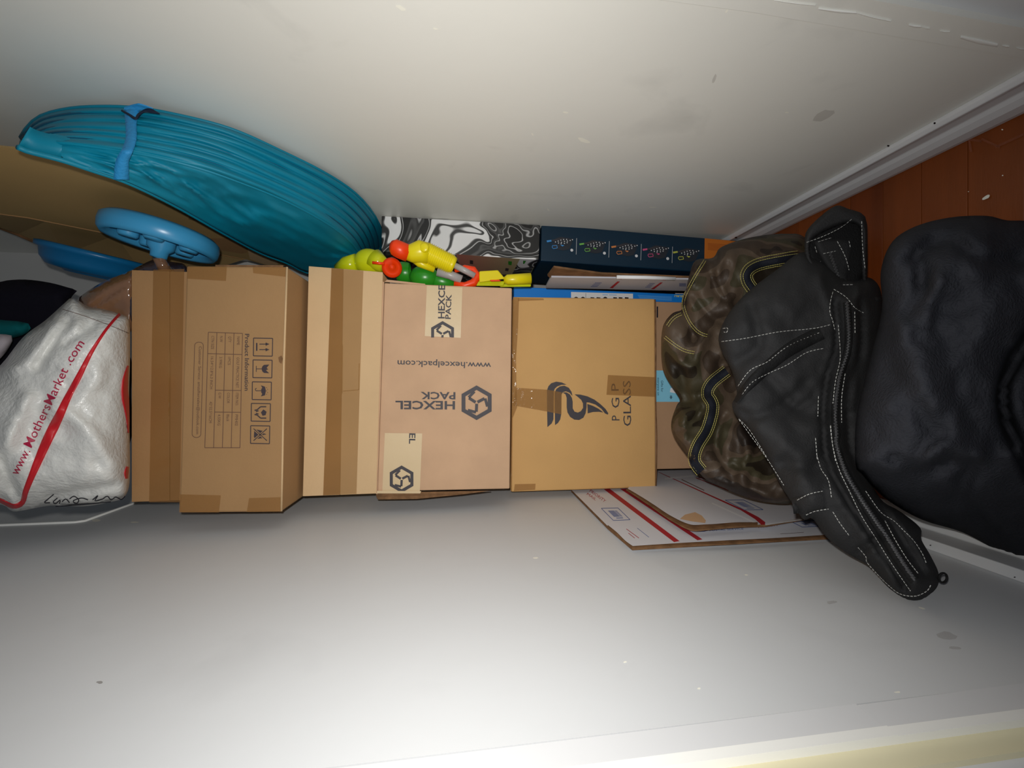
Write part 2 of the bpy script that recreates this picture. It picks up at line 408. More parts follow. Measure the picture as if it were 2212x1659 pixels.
# left wall: a panel with a step-back above the ledge at the far end
zl = at(177, 1130, 0.742).z
yz = [(.249, 0), (YB, 0), (YB, zl), (.742, zl), (.742, ZT), (.249, ZT)]
v = [(XL, y, z) for y, z in yz] + [(XL - .02, y, z) for y, z in yz]
f = [(0, 1, 2, 3), (0, 3, 4, 5), (9, 8, 7, 6), (11, 10, 9, 6)] + [(i, i + 6, (i + 1) % 6 + 6, (i + 1) % 6) for i in range(6)]
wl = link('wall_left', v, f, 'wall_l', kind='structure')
box('trim_3', (XL - .3, .742, zl - .02), (XL - .001, YB, zl), 'wall_l', kind='structure', bw=0)
box('wall_left_recess', (XL - .32, .70, zl), (XL - .3, YB, ZT), 'wall_l', kind='structure', bw=0)
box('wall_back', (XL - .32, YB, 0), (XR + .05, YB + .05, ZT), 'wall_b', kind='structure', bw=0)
box('ceiling', (XL - .32, .2, ZT), (XR + .05, YB + .05, ZT + .03), 'wall_b', kind='structure', bw=0)
# bead of paint along the ledge and its upright corner
vs_, fs_ = tube_geo([(XL + .001, .742, ZT), (XL + .001, .742, zl + .01), (XL + .001, .746, zl), (XL + .001, 1.0, zl - .001)], .0022, 8)
link('trim_4', vs_, fs_, 'trim_edge', kind='structure', smooth=True)
# jamb at the left: seam line, flat strip, cream edge, outer stop
def yline(a, b, X, zs):  # straight edge through two photo points carried to heights zs
    A, B = atx(*a, X), atx(*b, X); return [(X, A.y + (B.y - A.y) * (z - A.z) / (B.z - A.z), z) for z in zs]
def strip(name, X0, e0, e1, mt, th=.006, splits=None):
    zs = splits or [0, ZT]
    vs = []; fs = []
    for i, z in enumerate(zs):
        y0 = e0(z); y1 = e1(z)
        vs += [(X0, y0, z), (X0, y1, z), (X0 - th, y1, z), (X0 - th, y0, z)]
    n = len(zs)
    for i in range(n - 1):
        a = i * 4; b = a + 4
        for k in range(4): fs.append((a + k, a + (k + 1) % 4, b + (k + 1) % 4, b + k))
    fs += [(3, 2, 1, 0), tuple(4 * (n - 1) + k for k in range(4))]
    return link(name, vs, fs, mt, kind='structure')
zseam = atx(1843, 1521, XL).z
e_in = lambda z: .2495 - .004 * math.sin((z - .2) * 3)
strip('trim_5', XL + .0012, lambda z: .2245, e_in, 'trim', .03, [0, .1, .2, .3, zseam - .0008])
strip('trim_6', XL + .0022, lambda z: .2245, e_in, 'trim', .03, [zseam + .0006, .6, .8, 1.0, 1.3, ZT])
strip('trim_7', XL + .0035, lambda z: .2195, lambda z: .2265, 'trim_edge', .03, [0, zseam])
strip('trim_8', XL + .0042, lambda z: .2195, lambda z: .2265, 'trim_edge', .03, [zseam, ZT])
strip('trim_9', XL - .002, lambda z: .205 , lambda z: .222, 'trim_cream', .03, [0, ZT])
strip('trim_10', XL - .006, lambda z: .05 , lambda z: .206, 'trim', .03, [0, ZT])
# right side: casing beyond the painted line
er = lambda z: .336 + .012 * max(0, (.45 - z)) / .4
def stripr(name, X0, e0, e1, mt, th=.02, zs=(0, .15, .3, .45, ZT)):
    return strip(name, X0, e0, e1, mt, -th, list(zs))
stripr('trim_11', XR - .0012, lambda z: er(z) - .017, lambda z: er(z) + .012, 'wall_r', .03)
stripr('trim_12', XR + .006, lambda z: er(z) - .09, lambda z: er(z) - .017, 'wall_l', .03)
stripr('trim_13', XR + .012, lambda z: 0, lambda z: er(z) - .09, 'wall_l', .03)
k = 0
for a, b, w_ in [((1672, 1), (1762, 12), 3), ((1768, 19), (1850, 28), 7), ((1850, 28), (1925, 46), 4), ((1963, 54), (1990, 58), 6), ((1990, 58), (2008, 62), 2.5), ((2030, 67), (2052, 69), 3), ((2075, 80), (2155, 98), 11), ((2165, 98), (2180, 101), 5), ((2195, 103), (2212, 107), 3)]:
    ribbon('paint_line', [a, ((a[0] + b[0]) / 2, (a[1] + b[1]) / 2 + 1), b], [w_ * .3, w_ * .5, w_ * .35], PX(XR - .0014), 'trim_edge', wr, .0003, .0012, 6, label=None)
# small flakes and scuffs on the walls
def blob(name, c, rx, ry, ang, surf, mt, parent, eps=.0006):
    pts = []
    for i in range(10):
        t = 2 * math.pi * i / 10; r = random.uniform(.7, 1.15)
        x = rx * math.cos(t) * r; y = ry * math.sin(t) * r; pts.append((c[0] + x * math.cos(ang) - y * math.sin(ang), c[1] + x * math.sin(ang) + y * math.cos(ang)))
    return ngon(name, pts, surf, mt, parent, eps)
for c, rx, ry, an in [((866, 17), 14, 5, .5), ((1262, 304), 18, 4, .35), ((940, 62), 6, 2, .2), ((1150, 290), 4, 2, 1), ((1222, 243), 7, 2, .1), ((1184, 453), 4, 2, 1), ((1410, 448), 9, 1.2, 0), ((1700, 243), 5, 1.5, 0), ((1570, 24), 6, 2, -1)]:
    blob('paint_flake', c, rx, ry, an, PX(XR), 'chip', wr)
for c, rx, ry, an in [((1778, 250), 28, 9, -.45), ((1543, 170), 4, 12, .3)]:
    blob('scuff', c, rx, ry, an, PX(XR), 'scuff', wr)
for c, rx, ry, an, mt in [((207, 1124), 10, 3, 0, 'chip'), ((290, 1128), 12, 2, 0, 'chip'), ((216, 1474), 8, 4, 0, 'chip_dark'), ((1157, 1205), 7, 2, 0, 'chip'), ((1796, 1301), 12, 4, 0, 'scuff'), ((1612, 1242), 4, 2, 0, 'chip'), ((2045, 1372), 22, 9, .1, 'scuff'), ((2065, 1400), 16, 3, .1, 'scuff'), ((1992, 1314), 8, 2, .3, 'chip'), ((1510, 1487), 4, 2, 0, 'chip'), ((1350, 1430), 4, 2, 0, 'chip'), ((1938, 1495), 8, 2, 0, 'chip')]:
    blob('paint_flake' if mt == 'chip' else 'scuff', c, rx, ry, an, PX(XL), mt, wl)
# floor: boards running across the closet
fl = box('floor', (-.6, -.1, -.03), (.6, YB, -.004), 'card_edge', kind='structure', bw=0)
y = -.1; k = 0
while y < YB - .01:
    x = -.6; k += 1
    cuts = [-.6, .6] if k % 3 else [-.6, -.05 if k % 2 else .18, .6]
    for a, b in zip(cuts[:-1], cuts[1:]):
        box('floorboard', (a + .0002, y + .0002, -.005), (b - .0002, y + .0572, 0.0 + random.uniform(-.0003, .0003)), WOODS[random.randrange(3)], fl, bw=.0008)
    y += .0575
blob('paint_flake', (2130, 426), 9, 4, -.6, lambda a, b: CAM + ray(a, b) * (-(CZ - .001) / ray(a, b).z), 'chip', fl, .001)
FLR = lambda a, b: CAM + ray(a, b) * (-(CZ - .001) / ray(a, b).z)
for c, r in [((2166, 379), 2), ((2165, 280), 2), ((2092, 414), 1.5), ((1828, 425), 2)]: blob('paint_flake', c, r, r * .7, 0, FLR, 'chip', fl, .001)
polys('scratch_mark', lines_px([((2090, 285), (2098, 328)), ((2085, 300), (2120, 305)), ((2120, 300), (2160, 318)), ((2150, 318), (2212, 290)), ((2030, 322), (2060, 318))], 5), FLR, mat('scratched_wood', srgb(150, 84, 56), .6, .2, 60, alpha=.6), fl, .0009)
# baseboards
def extrude_prof(name, prof, y0, y1, mt, sx=1, kind='structure'):
    n = len(prof); vs = [(x, y0, z) for x, z in prof] + [(x, y1, z) for x, z in prof]
    fs = [(i, (i + 1) % n, (i + 1) % n + n, i + n) for i in range(n)] + [tuple(range(n))[::-1], tuple(range(n, 2 * n))]
    return bevel(link(name, vs, fs, mt, kind=kind), .0015)
zb = zr(-.657)
extrude_prof('baseboard_right', [(XR, zb + .001), (XR - .006, zb + .001), (XR - .011, zb - .004), (XR - .010, zb - .010), (XR - .0055, zb - .016), (XR - .0045, .042), (XR - .009, .036), (XR - .0135, .026), (XR - .0145, .010), (XR - .013, 0), (XR, 0)], .30, YB, 'trim')
extrude_prof('baseboard_left', [(XL, zb - .001), (XL + .015, zb - .001), (XL + .015, .034), (XL + .026, .028), (XL + .034, 0), (XL, 0)], .255, YB, 'wall_l')
blb = bpy.data.objects['baseboard_right']; blb2 = bpy.data.objects['baseboard_left']
for c in [(2019, 266), (1919, 315), (1590, 513)]: blob('nail_hole', c, 3, 2, 0, PX(XR - .0115), 'black_ink', blb, .001)
for c in [(2010, 1178), (2192, 1247)]: blob('nail_hole', c, 2.5, 1.5, 0, lambda a, b: CAM + ray(a, b) * (-(CZ - zb + .001) / ray(a, b).z), 'black_ink', blb2, .001)

# ------------------------------------------------------------------ stack of cartons, top to bottom
# 1 topmost
Y1 = .69
q = [(284, 583), (430, 581), (430, 1085), (275, 1085)]
zt = at(385.5, 1105, .654).z + .001
f4 = [at(284, 583, Y1), at(275, 1085, Y1)]
t = thing('cardboard_box', 'plain brown carton with taped seam, topmost of the box column, against the shopping bag', 'box', (0, Y1 + .12, zt), 'cartons in the box column')
xr_, xl_ = f4[0].x, f4[1].x; ztop = at(284, 583, Y1).z
seam = at(366, 800, Y1).z
box('body', (xl_, Y1 + .003, zt), (xr_, Y1 + .26, ztop), 'card_top', t, bw=.002)
box('flap', (xl_, Y1, seam + .0006), (xr_, Y1 + .003, ztop), 'card_top', t, bw=.0008)
box('flap', (xl_, Y1, zt), (xr_, Y1 + .003, seam - .0006), 'card_top', t, bw=.0008)
ngon('packing_tape', [(331, 583), (398, 581), (388, 1085), (322, 1085)], PY(Y1), 'tape', t, .0008)
polys('seam_highlight', [[(365, 760), (368, 760), (366, 900), (363, 900)]], PY(Y1), 'tape_gloss', t, .0012)
# 2 golf carton
Yg = .654
t = carton('cardboard_box', 'brown carton printed with five handling symbols and a product information table', [(402, 574), (620, 576), (608, 1106), (386, 1108)], Yg, .325, 'card_golf', bw=.003)
G = PY(Yg)
ngon('packing_tape', [(405, 576), (490, 576), (488, 607), (404, 602)], G, 'tape', t)
ngon('packing_tape', [(546, 577), (618, 577), (617, 598), (547, 590)], G, 'tape', t)
ngon('packing_tape', [(388, 1068), (477, 1070), (473, 1107), (387, 1107)], G, 'tape', t)
ngon('packing_tape', [(538, 1076), (609, 1074), (608, 1105), (533, 1106)], G, 'tape', t)
# worn flap edge along the right side and lower crease
v, f = tube_geo([at(620, 577, Yg - .0005), at(616, 700, Yg - .0008), at(613, 790, Yg - .001), at(610, 1000, Yg - .0008), at(608, 1104, Yg - .0005)], .0016, 6); link('worn_edge', v, f, 'card_light', t, smooth=True)
hexa('flap_edge', quad_at([(465, 572), (465, 576), (612, 577), (612, 573)], Yg + .002), quad_at([(465, 572), (465, 576), (612, 577), (612, 573)], Yg + .03), 'card_edge', t, .0004)
ngon('dent', [(601, 772), (608, 768), (611, 775), (608, 786), (603, 782)], G, 'card_edge', t, .0007)
def fr(x, y): return (250 + x / 2.765, 560 + y / 2.765)
# table (zoom coordinates of the photograph crop)
def rectlines(P): return [(P[i], P[(i + 1) % len(P)]) for i in range(len(P))]
T = [fr(*p) for p in [(553, 436), (757, 443), (742, 1126), (532, 1126)]]
segs = rectlines(T)
def lerp(a, b, t_): return (a[0] + (b[0] - a[0]) * t_, a[1] + (b[1] - a[1]) * t_)
for s_ in (.25, .5, .75): segs.append((lerp(T[0], T[1], s_), lerp(T[3], T[2], s_)))
segs.append((lerp(T[0], T[3], .185), lerp(T[1], T[2], .185)))
for r_ in (.5, .69): segs.append((lerp(lerp(T[0], T[1], .25), lerp(T[3], T[2], .25), r_), lerp(T[1], T[2], r_)))
polys('printed_table', lines_px(segs, 1.3), G, 'ink_soft', t)
def cell(row, col0, s_, body, ln, cap=6.2):
    a = lerp(T[0], T[1], 1 - (row + .62) / 4); b = lerp(T[3], T[2], 1 - (row + .62) / 4)
    L = math.dist(a, b); p0 = lerp(a, b, col0); p1 = lerp(a, b, col0 + ln / L)
    text('printed_text', body, p0, p1, cap, G, 'ink_soft', t)
for row, cells in enumerate([[(.03, 'NAME', 18), (.21, 'GOLF PRACTICE NET', 66), (.52, 'ITEM NO.', 28), (.71, 'PMH02', 24)], [(.03, 'QTY', 13), (.21, '1PCS', 17), (.52, 'COLOR', 23), (.71, 'Black', 15)], [(.03, 'N.W', 13), (.21, '3.99KG', 24), (.52, 'G.W', 13), (.71, '4.55KG', 24)], [(.03, 'CTN SIZE', 29), (.21, '16.54*12.8*6.3 INCH', 70), (.6, '42*32.5*16CM', 46)]]):
    for c0, bd, ln in cells: cell(row, c0, 0, bd, ln)
text('printed_text', 'Product Information', fr(772, 446), fr(770, 785), 9.5, G, 'ink', t, bold=.01)
# customer line in a rounded frame
a, b = fr(497, 520), fr(484, 1040)
text('printed_text', 'Customer Service: amzaftersales@outlook.com', a, fr(480, 1045), 6.5, G, 'ink_soft', t)
rr = []
for i in range(9): th = math.pi * i / 8; rr.append(fr(497 + 26 * math.cos(math.pi + th), 515 - 20 * math.sin(th)))
for i in range(9): th = math.pi * i / 8; rr.append(fr(482 + 26 * math.cos(th), 1045 + 20 * math.sin(th)))
polys('printed_frame', lines_px(rectlines(rr), 1.2), G, 'ink_soft', t)
# handling symbols
sy = [(880, 525), (877, 655), (873, 786), (867, 915), (863, 1048)]
for i, (cx, cy) in enumerate(sy):
    sq = [fr(cx - 57, cy - 54), fr(cx + 57, cy - 52), fr(cx + 55, cy + 54), fr(cx - 58, cy + 52)]
    L_ = lines_px(rectlines(sq), 1.9)
    P = lambda x, y: fr(cx + x, cy + y)
    if i == 0:
        L_ += lines_px([(P(-38, -25), P(-38, 22))], 3) + lines_px([(P(-22, -18), P(20, -18)), (P(-22, 15), P(20, 15))], 1.8)
        L_ += [[P(15, -28), P(38, -18), P(15, -8)], [P(15, 5), P(38, 15), P(15, 25)]]
    if i == 1:
        L_ += [[P(-6, 0), P(-2, -14), P(8, -24), P(40, -26), P(24, -6), P(34, 2), P(20, 8), P(40, 26), P(8, 24), P(-2, 14)]] + lines_px([(P(-38, 0), P(-4, 0)), (P(-38, -18), P(-38, 18))], 1.4)
    if i == 2:
        L_ += [[P(-6, -33), P(18, -25), P(24, 0), P(18, 27), P(-6, 33), P(2, 18), P(-4, 10), P(-4, -10), P(2, -18)]] + lines_px([(P(-4, 0), P(-36, 0)), (P(-36, 0), P(-40, -10)), (P(-40, -10), P(-32, -16))], 1.5)
        L_ += lines_px([(P(26 + 6 * (k % 2), -20 + 10 * k), P(30 + 6 * (k % 2), -18 + 10 * k)) for k in range(5)], 1.2)
    if i == 3:
        L_ += [[P(0, 0), P(15, -18), P(34, -4), P(28, 16), P(10, 20)]]
        for s_ in (-1, 1): L_ += lines_px([(P(-38, s_ * 12), P(-22, s_ * 16)), (P(-22, s_ * 16), P(-2, s_ * 34)), (P(-2, s_ * 34), P(32, s_ * 34)), (P(-30, s_ * 6), P(-14, s_ * 10))], 2.6)
    if i == 4:
        L_ += [[P(-36, -20), P(-28, -32), P(0, -26), P(30, -20), P(10, -12), P(38, -2), P(6, 4), P(34, 20), P(0, 22), P(-30, 28), P(-38, 12)]] + lines_px([(P(-40, -36), P(40, 36)), (P(-40, 36), P(40, -36))], 1.6)
    polys('handling_symbol', L_, G, 'ink', t)
    if i == 4:
        polys('crossed_lines', lines_px([(P(-30, -27), P(30, 27)), (P(-30, 27), P(30, -27))], 5), G, 'card_golf', t, .0008)
        polys('crossed_lines', lines_px([(P(-40, -36), P(40, 36)), (P(-40, 36), P(40, -36))], 1.8), G, 'ink', t, .0010)
# 3 light carton with a wide seam tape
Yb = .72
t = carton('cardboard_box', 'pale brown carton with a wide tan tape strip down its middle seam', [(667, 575), (827, 588), (813, 1066), (654, 1072)], Yb, .28, 'card_light')
B_ = PY(Yb)
for nm, qq in [('flap', [(667, 575), (741, 581), (734, 1069), (654, 1072)]), ('flap', [(742, 581), (827, 588), (813, 1066), (735, 1069)])]:
    hexa(nm, quad_at([qq[0], qq[3], qq[2], qq[1]], Yb - .003), quad_at([qq[0], qq[3], qq[2], qq[1]], Yb), 'card_light', t, .0006)
B_ = PY(Yb - .003)
ngon('packing_tape', [(716, 579), (785, 585), (770, 1067), (698, 1070)], B_, 'tape_wide', t, .0008)
ngon('packing_tape', [(716, 579), (742, 581), (735, 1068), (698, 1070)], B_, 'tape', t, .001, label='darker strip of the tape')
polys('wrinkle_glint', lines_px([((740, 745), (739, 850)), ((776, 785), (775, 842)), ((741, 845), (775, 842))], 1.6), B_, 'tape_gloss', t, .0014)
# 4 hexagon logo carton
Yh = .7235
t = carton('cardboard_box', 'rosy brown carton with dark hexagon recycling logo and web address', [(830, 611), (1106, 622), (1101, 1056), (815, 1062)], Yh, .29, 'card_pink')
H_ = PY(Yh)
def slab(nm, qq, Y, th, mt, par, bw=.0004):
    return hexa(nm, quad_at([qq[0], qq[3], qq[2], qq[1]], Y), quad_at([qq[0], qq[3], qq[2], qq[1]], Y + th), mt, par, bw)
slab('flap', [(818, 607), (830, 609), (815, 1068), (811, 1066)], Yh - .002, .004, 'card_pink', t)
slab('flap', [(830, 609), (836, 604), (918, 613), (920, 617)], Yh + .006, .1, 'card_pink', t)
slab('flap', [(812, 1064), (1060, 1060), (1000, 1068), (813, 1074)], Yh + .001, .05, 'card_edge', t)
slab('flap', [(813, 1073), (1000, 1068), (900, 1078), (816, 1079)], Yh - .002, .03, 'card_edge', t)
slab('torn_edge', [(814, 1060), (910, 1061), (908, 1066), (814, 1066)], Yh - .003, .004, 'tape_paper', t)
Z4 = lambda x, y: (800 + x / 3.319, 600 + y / 3.319)
tp = ngon('packing_tape', [Z4(405, 55), Z4(660, 70), Z4(648, 431), Z4(390, 418)], H_, 'tape_paper', t, .0006)
tp2 = ngon('packing_tape', [Z4(104, 1113), Z4(372, 1116), Z4(355, 1530), Z4(86, 1530)], H_, 'tape_paper', t, .0006)
def hexlogo(cx, cy, s_, clipy=None, par=None, rot=0, name='hexagon_logo', eps=.001):
    """flat hexagonal ring with three chasing arrows"""
    def pt(r, a): return (cx + s_ * r * math.cos(a + rot), cy + s_ * r * math.sin(a + rot))
    P = []
    hx = lambda r, i: pt(r, math.radians(30 + 60 * i))
    for i in range(6):
        P.append([hx(1.0, i), hx(1.0, i + 1), hx(.74, i + 1), hx(.74, i)])
    for i in range(3):
        a = math.radians(120 * i - 35)
        p = [pt(.06, a), pt(.52, a + .12), pt(.66, a - .22)]
        P += lines_px([(p[0], p[1])], s_ * .17)
        q1 = pt(.55, a + .15); q2 = pt(.66, a + .95)
        P += lines_px([(q1, q2)], s_ * .16)
        d = (q2[0] - q1[0], q2[1] - q1[1]); L = math.hypot(*d); d = (d[0] / L, d[1] / L); n_ = (-d[1], d[0])
    if clipy is not None:
        Q = []
        for p in P:
            if min(y for x, y in p) < clipy: Q.append([(x, min(y, clipy)) for x, y in p])
        P = Q
    vs = []; fs = []
    return polys(name, P, H_, 'logo_grey', par, eps)
hexlogo(1029.5, 870, 37.5, None, t)
hexlogo(956, 722, 28.5, 729, t)
hexlogo(867.5, 1035, 29.5, None, t)
def clipmin(q): return (q[0], max(q[1], 617))
text('printed_text', 'HEXCE', Z4(532, 292), Z4(535, 52), 14.5, H_, 'logo_grey', t, .001, bold=.02)
text('printed_text', 'PACK', Z4(575, 296), Z4(582, 120), 12, H_, 'logo_grey', t, .001, bold=.02)
text('printed_text', 'EL', Z4(280, 1115), Z4(278, 1190), 13.5, H_, 'logo_grey', t, .001, bold=.02, upsign=1)
text('printed_text', 'HEXCEL', Z4(607, 886), Z4(180, 884), 18, H_, 'logo_grey', t, .0006, bold=.025)
text('printed_text', 'PACK', Z4(610, 822), Z4(360, 820), 15.5, H_, 'logo_grey', t, .0006, bold=.025)
text('printed_text', 'www.hexcelpack.com', Z4(866, 610), Z4(195, 592), 13.5, H_, 'logo_grey', t, .0006, bold=.012)
# 5 glass carton
Yp = .78
t = carton('cardboard_box', 'golden brown carton with charcoal swirl logo and shiny taped edge', [(1109, 641), (1415, 645), (1417, 1053), (1104, 1063)], Yp, .13, 'card_yellow', bw=.003)
P_ = PY(Yp)
Z7 = lambda x, y: (1080 + x / 4.6075, 600 + y / 4.6075)
LG = [[(472, 1487), (468, 1250), (468, 1120), (482, 1080), (510, 1050), (560, 1034), (615, 1042), (662, 1064), (610, 1066), (570, 1082), (545, 1105), (534, 1135), (533, 1330), (532, 1410), (515, 1450)],
      [(548, 1467), (546, 1300), (546, 1145), (560, 1108), (595, 1082), (640, 1074), (685, 1095), (712, 1135), (722, 1178), (690, 1143), (655, 1130), (625, 1140), (611, 1165), (609, 1360), (600, 1410), (578, 1445)],
      [(625, 1143), (660, 1140), (695, 1160), (716, 1195), (724, 1235), (724, 1300), (742, 1332), (775, 1342), (805, 1328), (827, 1295), (826, 1250), (808, 1215), (780, 1190), (742, 1160), (800, 1163), (870, 1180), (940, 1213), (1000, 1258), (1050, 1305), (1078, 1348), (1074, 1363), (1045, 1350), (1010, 1305), (950, 1262), (890, 1242), (862, 1240), (862, 1290), (852, 1350), (830, 1393), (788, 1416), (740, 1412), (698, 1385), (672, 1340), (664, 1290), (664, 1195), (652, 1160)],
      [(873, 1350), (872, 1300), (869, 1256), (925, 1275), (980, 1303), (1030, 1341), (985, 1334), (925, 1336)]]
polys('swirl_logo', [[Z7(*p) for p in g] for g in LG], P_, 'logo_grey', t, .0006)
text('printed_text', 'P', Z7(1190, 1420), Z7(1190, 1370), 17.5, P_, 'logo_grey', t, .0006, bold=.0)
text('printed_text', 'G', Z7(1188, 1295), Z7(1188, 1195), 17.5, P_, 'logo_grey', t, .0006, bold=.0)
text('printed_text', 'P', Z7(1182, 1125), Z7(1182, 1052), 17, P_, 'logo_grey', t, .0006, bold=.0)
text('printed_text', 'GLASS', Z7(1306, 1475), Z7(1300, 1025), 17.5, P_, 'logo_grey', t, .0006, bold=.0)
ngon('packing_tape', [Z7(1075, 968), Z7(1540, 990), Z7(1545, 1185), Z7(1060, 1165)], P_, 'tape', t, .001)
ngon('packing_tape', [Z7(160, 1095), Z7(480, 1115), Z7(615, 1140), Z7(612, 1360), Z7(460, 1330), Z7(130, 1270)], P_, 'tape_gloss', t, .001)
ngon('packing_tape', [Z7(130, 190), Z7(190, 200), Z7(180, 500), Z7(160, 800), Z7(165, 1100), Z7(170, 1290), Z7(125, 1400), Z7(120, 2120), Z7(105, 2130), Z7(120, 1400), Z7(120, 600)], P_, 'tape_gloss', t, .001)
ngon('packing_tape', [Z7(180, 200), Z7(430, 206), Z7(440, 222), Z7(180, 232)], P_, 'tape', t, .001)
ngon('packing_tape', [(1112, 1046), (1157, 1045), (1156, 1058), (1110, 1061)], P_, 'tape', t, .001)
v, f = tube_geo([at(1415, 647, Yp), at(1416.5, 760, Yp - .0006), at(1416, 860, Yp), at(1418.5, 950, Yp - .0005), at(1417, 1052, Yp)], .0016, 6); link('worn_edge', v, f, 'card_edge', t, smooth=True)
# 6 plain carton with a blue sticker, lower
t = carton('cardboard_box', 'brown carton with a sky blue sticker, partly behind the camouflage bag', [(1409, 651), (1860, 664), (1860, 1004), (1409, 1014)], .8, .12, 'card_deep')
A_ = PY(.8)
ngon('gift_sticker', [(1415, 800), (1500, 802), (1500, 868), (1417, 868)], A_, 'sticker_blue', t)
text('printed_text', 'Gifts for', (1428, 822), (1428, 847), 5, A_, 'navy', t, .001)
text('printed_text', 'everyone on', (1420, 816), (1420, 854), 5, A_, 'navy', t, .001)
text('printed_text', 'your list', (1412.5, 823), (1412.5, 848), 5, A_, 'navy', t, .001)
polys('printed_star', lines_px([((1446, 858), (1453, 858)), ((1448, 854), (1451, 862)), ((1451, 854), (1448, 862))], 1), A_, 'navy', t, .001)
ngon('slot', [(1418.5, 662), (1421.5, 662), (1421.5, 686), (1418.5, 686)], A_, 'black_ink', t, .0006)
ngon('printed_phone', [(1447, 847), (1449, 838), (1470, 838), (1470, 852)], A_, 'white', t, .0012)

# ------------------------------------------------------------------ boxes behind, along the right wall
t = carton('toy_box', 'bright blue printed box with white symbol label, behind the swirl logo carton', [(1110, 619), (1490, 636), (1490, 700), (1110, 700)], .925, .06, 'blue_card')
K_ = PY(.925)
Z5 = lambda x, y: (1050 + x / 3.403, 420 + y / 3.403)
ngon('white_label', [Z5(625, 717), Z5(1080, 730), Z5(1080, 790), Z5(625, 790)], K_, 'white', t)
polys('label_symbol', [[Z5(x + 18 * math.cos(a_ * .6) , 770 + 18 * math.sin(a_ * .6)) for a_ in range(10)] for x in (662, 712, 876)] + [[Z5(x, 755), Z5(x + 28, 757), Z5(x + 24, 790), Z5(x, 790)] for x in (768, 812, 935, 975, 1020)] + lines_px([(Z5(733, 725), Z5(733, 790))], .6), K_, 'black_ink', t, .001)
polys('small_print', lines_px([(Z5(1115 + 4 * i, 742 + 7 * i), Z5(1365, 752 + 7 * i)) for i in range(5)] + [(Z5(855, 737), Z5(895, 738)), (Z5(905, 738), Z5(960, 740))], 1.1), K_, 'blue_card_line', t, .001)
text('printed_text', 'ZURU', Z5(1450, 741), Z5(1385, 739), 4.5, K_, 'yellow', t, .001, bold=.02)
polys('small_print', lines_px([(Z5(1390, 728), Z5(1455, 730))], 1.1), K_, 'white', t, .001)
# folded mailer standing beside it
XM = .207
t = thing('folded_mailer', 'folded white mailing carton standing between the blue box and navy game box', 'box', (XM, .8, zr(-.47)))
M_ = PX(XM)
qa = [(1191, 599), (1495, 604), (1495, 629), (1179, 622)]
f4 = [atx(*p, XM) for p in qa]; b4 = [p + Vector((.006, 0, 0)) for p in f4]
hexa('panel', [f4[0], f4[3], f4[2], f4[1]], [b4[0], b4[3], b4[2], b4[1]], 'mail_grey', t, .0006)
qa = [(1183, 596), (1197, 578), (1300, 592), (1495, 600), (1495, 606), (1191, 603)]
vsn = [atx(*p, XM + .003) for p in qa]; n_ = len(vsn)
link('torn_flap', vsn + [p + Vector((.004, .002, 0)) for p in vsn], [tuple(range(n_)), tuple(range(n_, 2 * n_))[::-1]] + [(i, (i + 1) % n_, (i + 1) % n_ + n_, i + n_) for i in range(n_)], 'card_edge', t)
tube('folded_edge', [atx(1332, 598.5, XM - .001), atx(1395, 599.5, XM - .001), atx(1458, 602, XM - .001)], .0036, 'white', t, 10)
for x in (1339, 1434): tube('red_band', [atx(x - 2, 598.6 + (x - 1332) * .025, XM - .001), atx(x + 4, 599 + (x - 1332) * .025, XM - .001)], .0038, 'mail_red', t, 10)
polys('red_stripe', [[Z5(965, 640), Z5(985, 640), Z5(930, 690), Z5(908, 688)], [Z5(1282, 647), Z5(1300, 647), Z5(1235, 697), Z5(1210, 697)]], M_, 'mail_red', t)
polys('small_print', lines_px([(Z5(800 - 10 * i, 650 + 9 * i), Z5(850 - 10 * i, 650 + 9 * i)) for i in range(4)] + [(Z5(1200 - 10 * i, 655 + 9 * i), Z5(1240 - 10 * i, 655 + 9 * i)) for i in range(4)] + [(Z5(1420, 655 + 6 * i), Z5(1470, 656 + 6 * i)) for i in range(4)], 1.2), M_, 'mail_blue', t)
slab('cut_edge', [Z5(440, 684), Z5(715, 687), Z5(713, 693), Z5(440, 691)], .862, .003, 'card_edge', t)
# marbled box and navy game box
t = carton('gift_box', 'black and white marbled box against the wall beside the navy game box', [(824, 466), (1167, 486), (1164, 561), (824, 543)], .873, .22, 'marble')
XS = at(824, 543, .873).x
hexlab = ngon('side_panel', [(985, 549), (1161, 562), (1145, 594), (1000, 592)], PX(.288), 'pinkolive', t, .0008, label='pink to olive printed side of the box')
polys('side_mark', [[(1015, 562), (1022, 563), (1022, 571), (1015, 570)], [(1092, 579), (1099, 580), (1098, 586), (1091, 585)]], PX(.288), 'ink', t, .0014)
polys('side_mark', [[(1098, 564), (1106, 565), (1105, 573), (1098, 572)], [(1130, 563), (1145, 564), (1145, 571), (1130, 570)]], PX(.288), 'green', t, .0014)
ngon('dark_strip', [(850, 545), (900, 548), (890, 575), (858, 570)], PX(.288), 'black_ink', t, .0012)
t = carton('game_box', 'navy game box with five small game pictures and an orange end panel', [(1170, 484), (1640, 524), (1640, 597), (1168, 563)], .882, .2, 'navy_box')
N_ = PY(.882); NS = PX(.2895)
ngon('orange_panel', [Z5(1607, 322), Z5(1850, 345), Z5(2000, 360), Z5(2000, 600), Z5(1604, 500)], N_, 'orange_card', t)
polys('small_print', lines_px([(Z5(1630, 360 + 9 * i), Z5(1780, 372 + 9 * i)) for i in range(6)], 1.2), N_, 'orange_line', t, .0009)
pics = [((550, 350), (70, 150, 220)), ((790, 372), (120, 190, 90)), ((1025, 392), (226, 140, 80)), ((1255, 412), (220, 90, 140)), ((1478, 432), (200, 206, 90))]
grey_dk = mat('dark_grey_print', srgb(46, 50, 58), .5, .1); wdot = MAT['white']
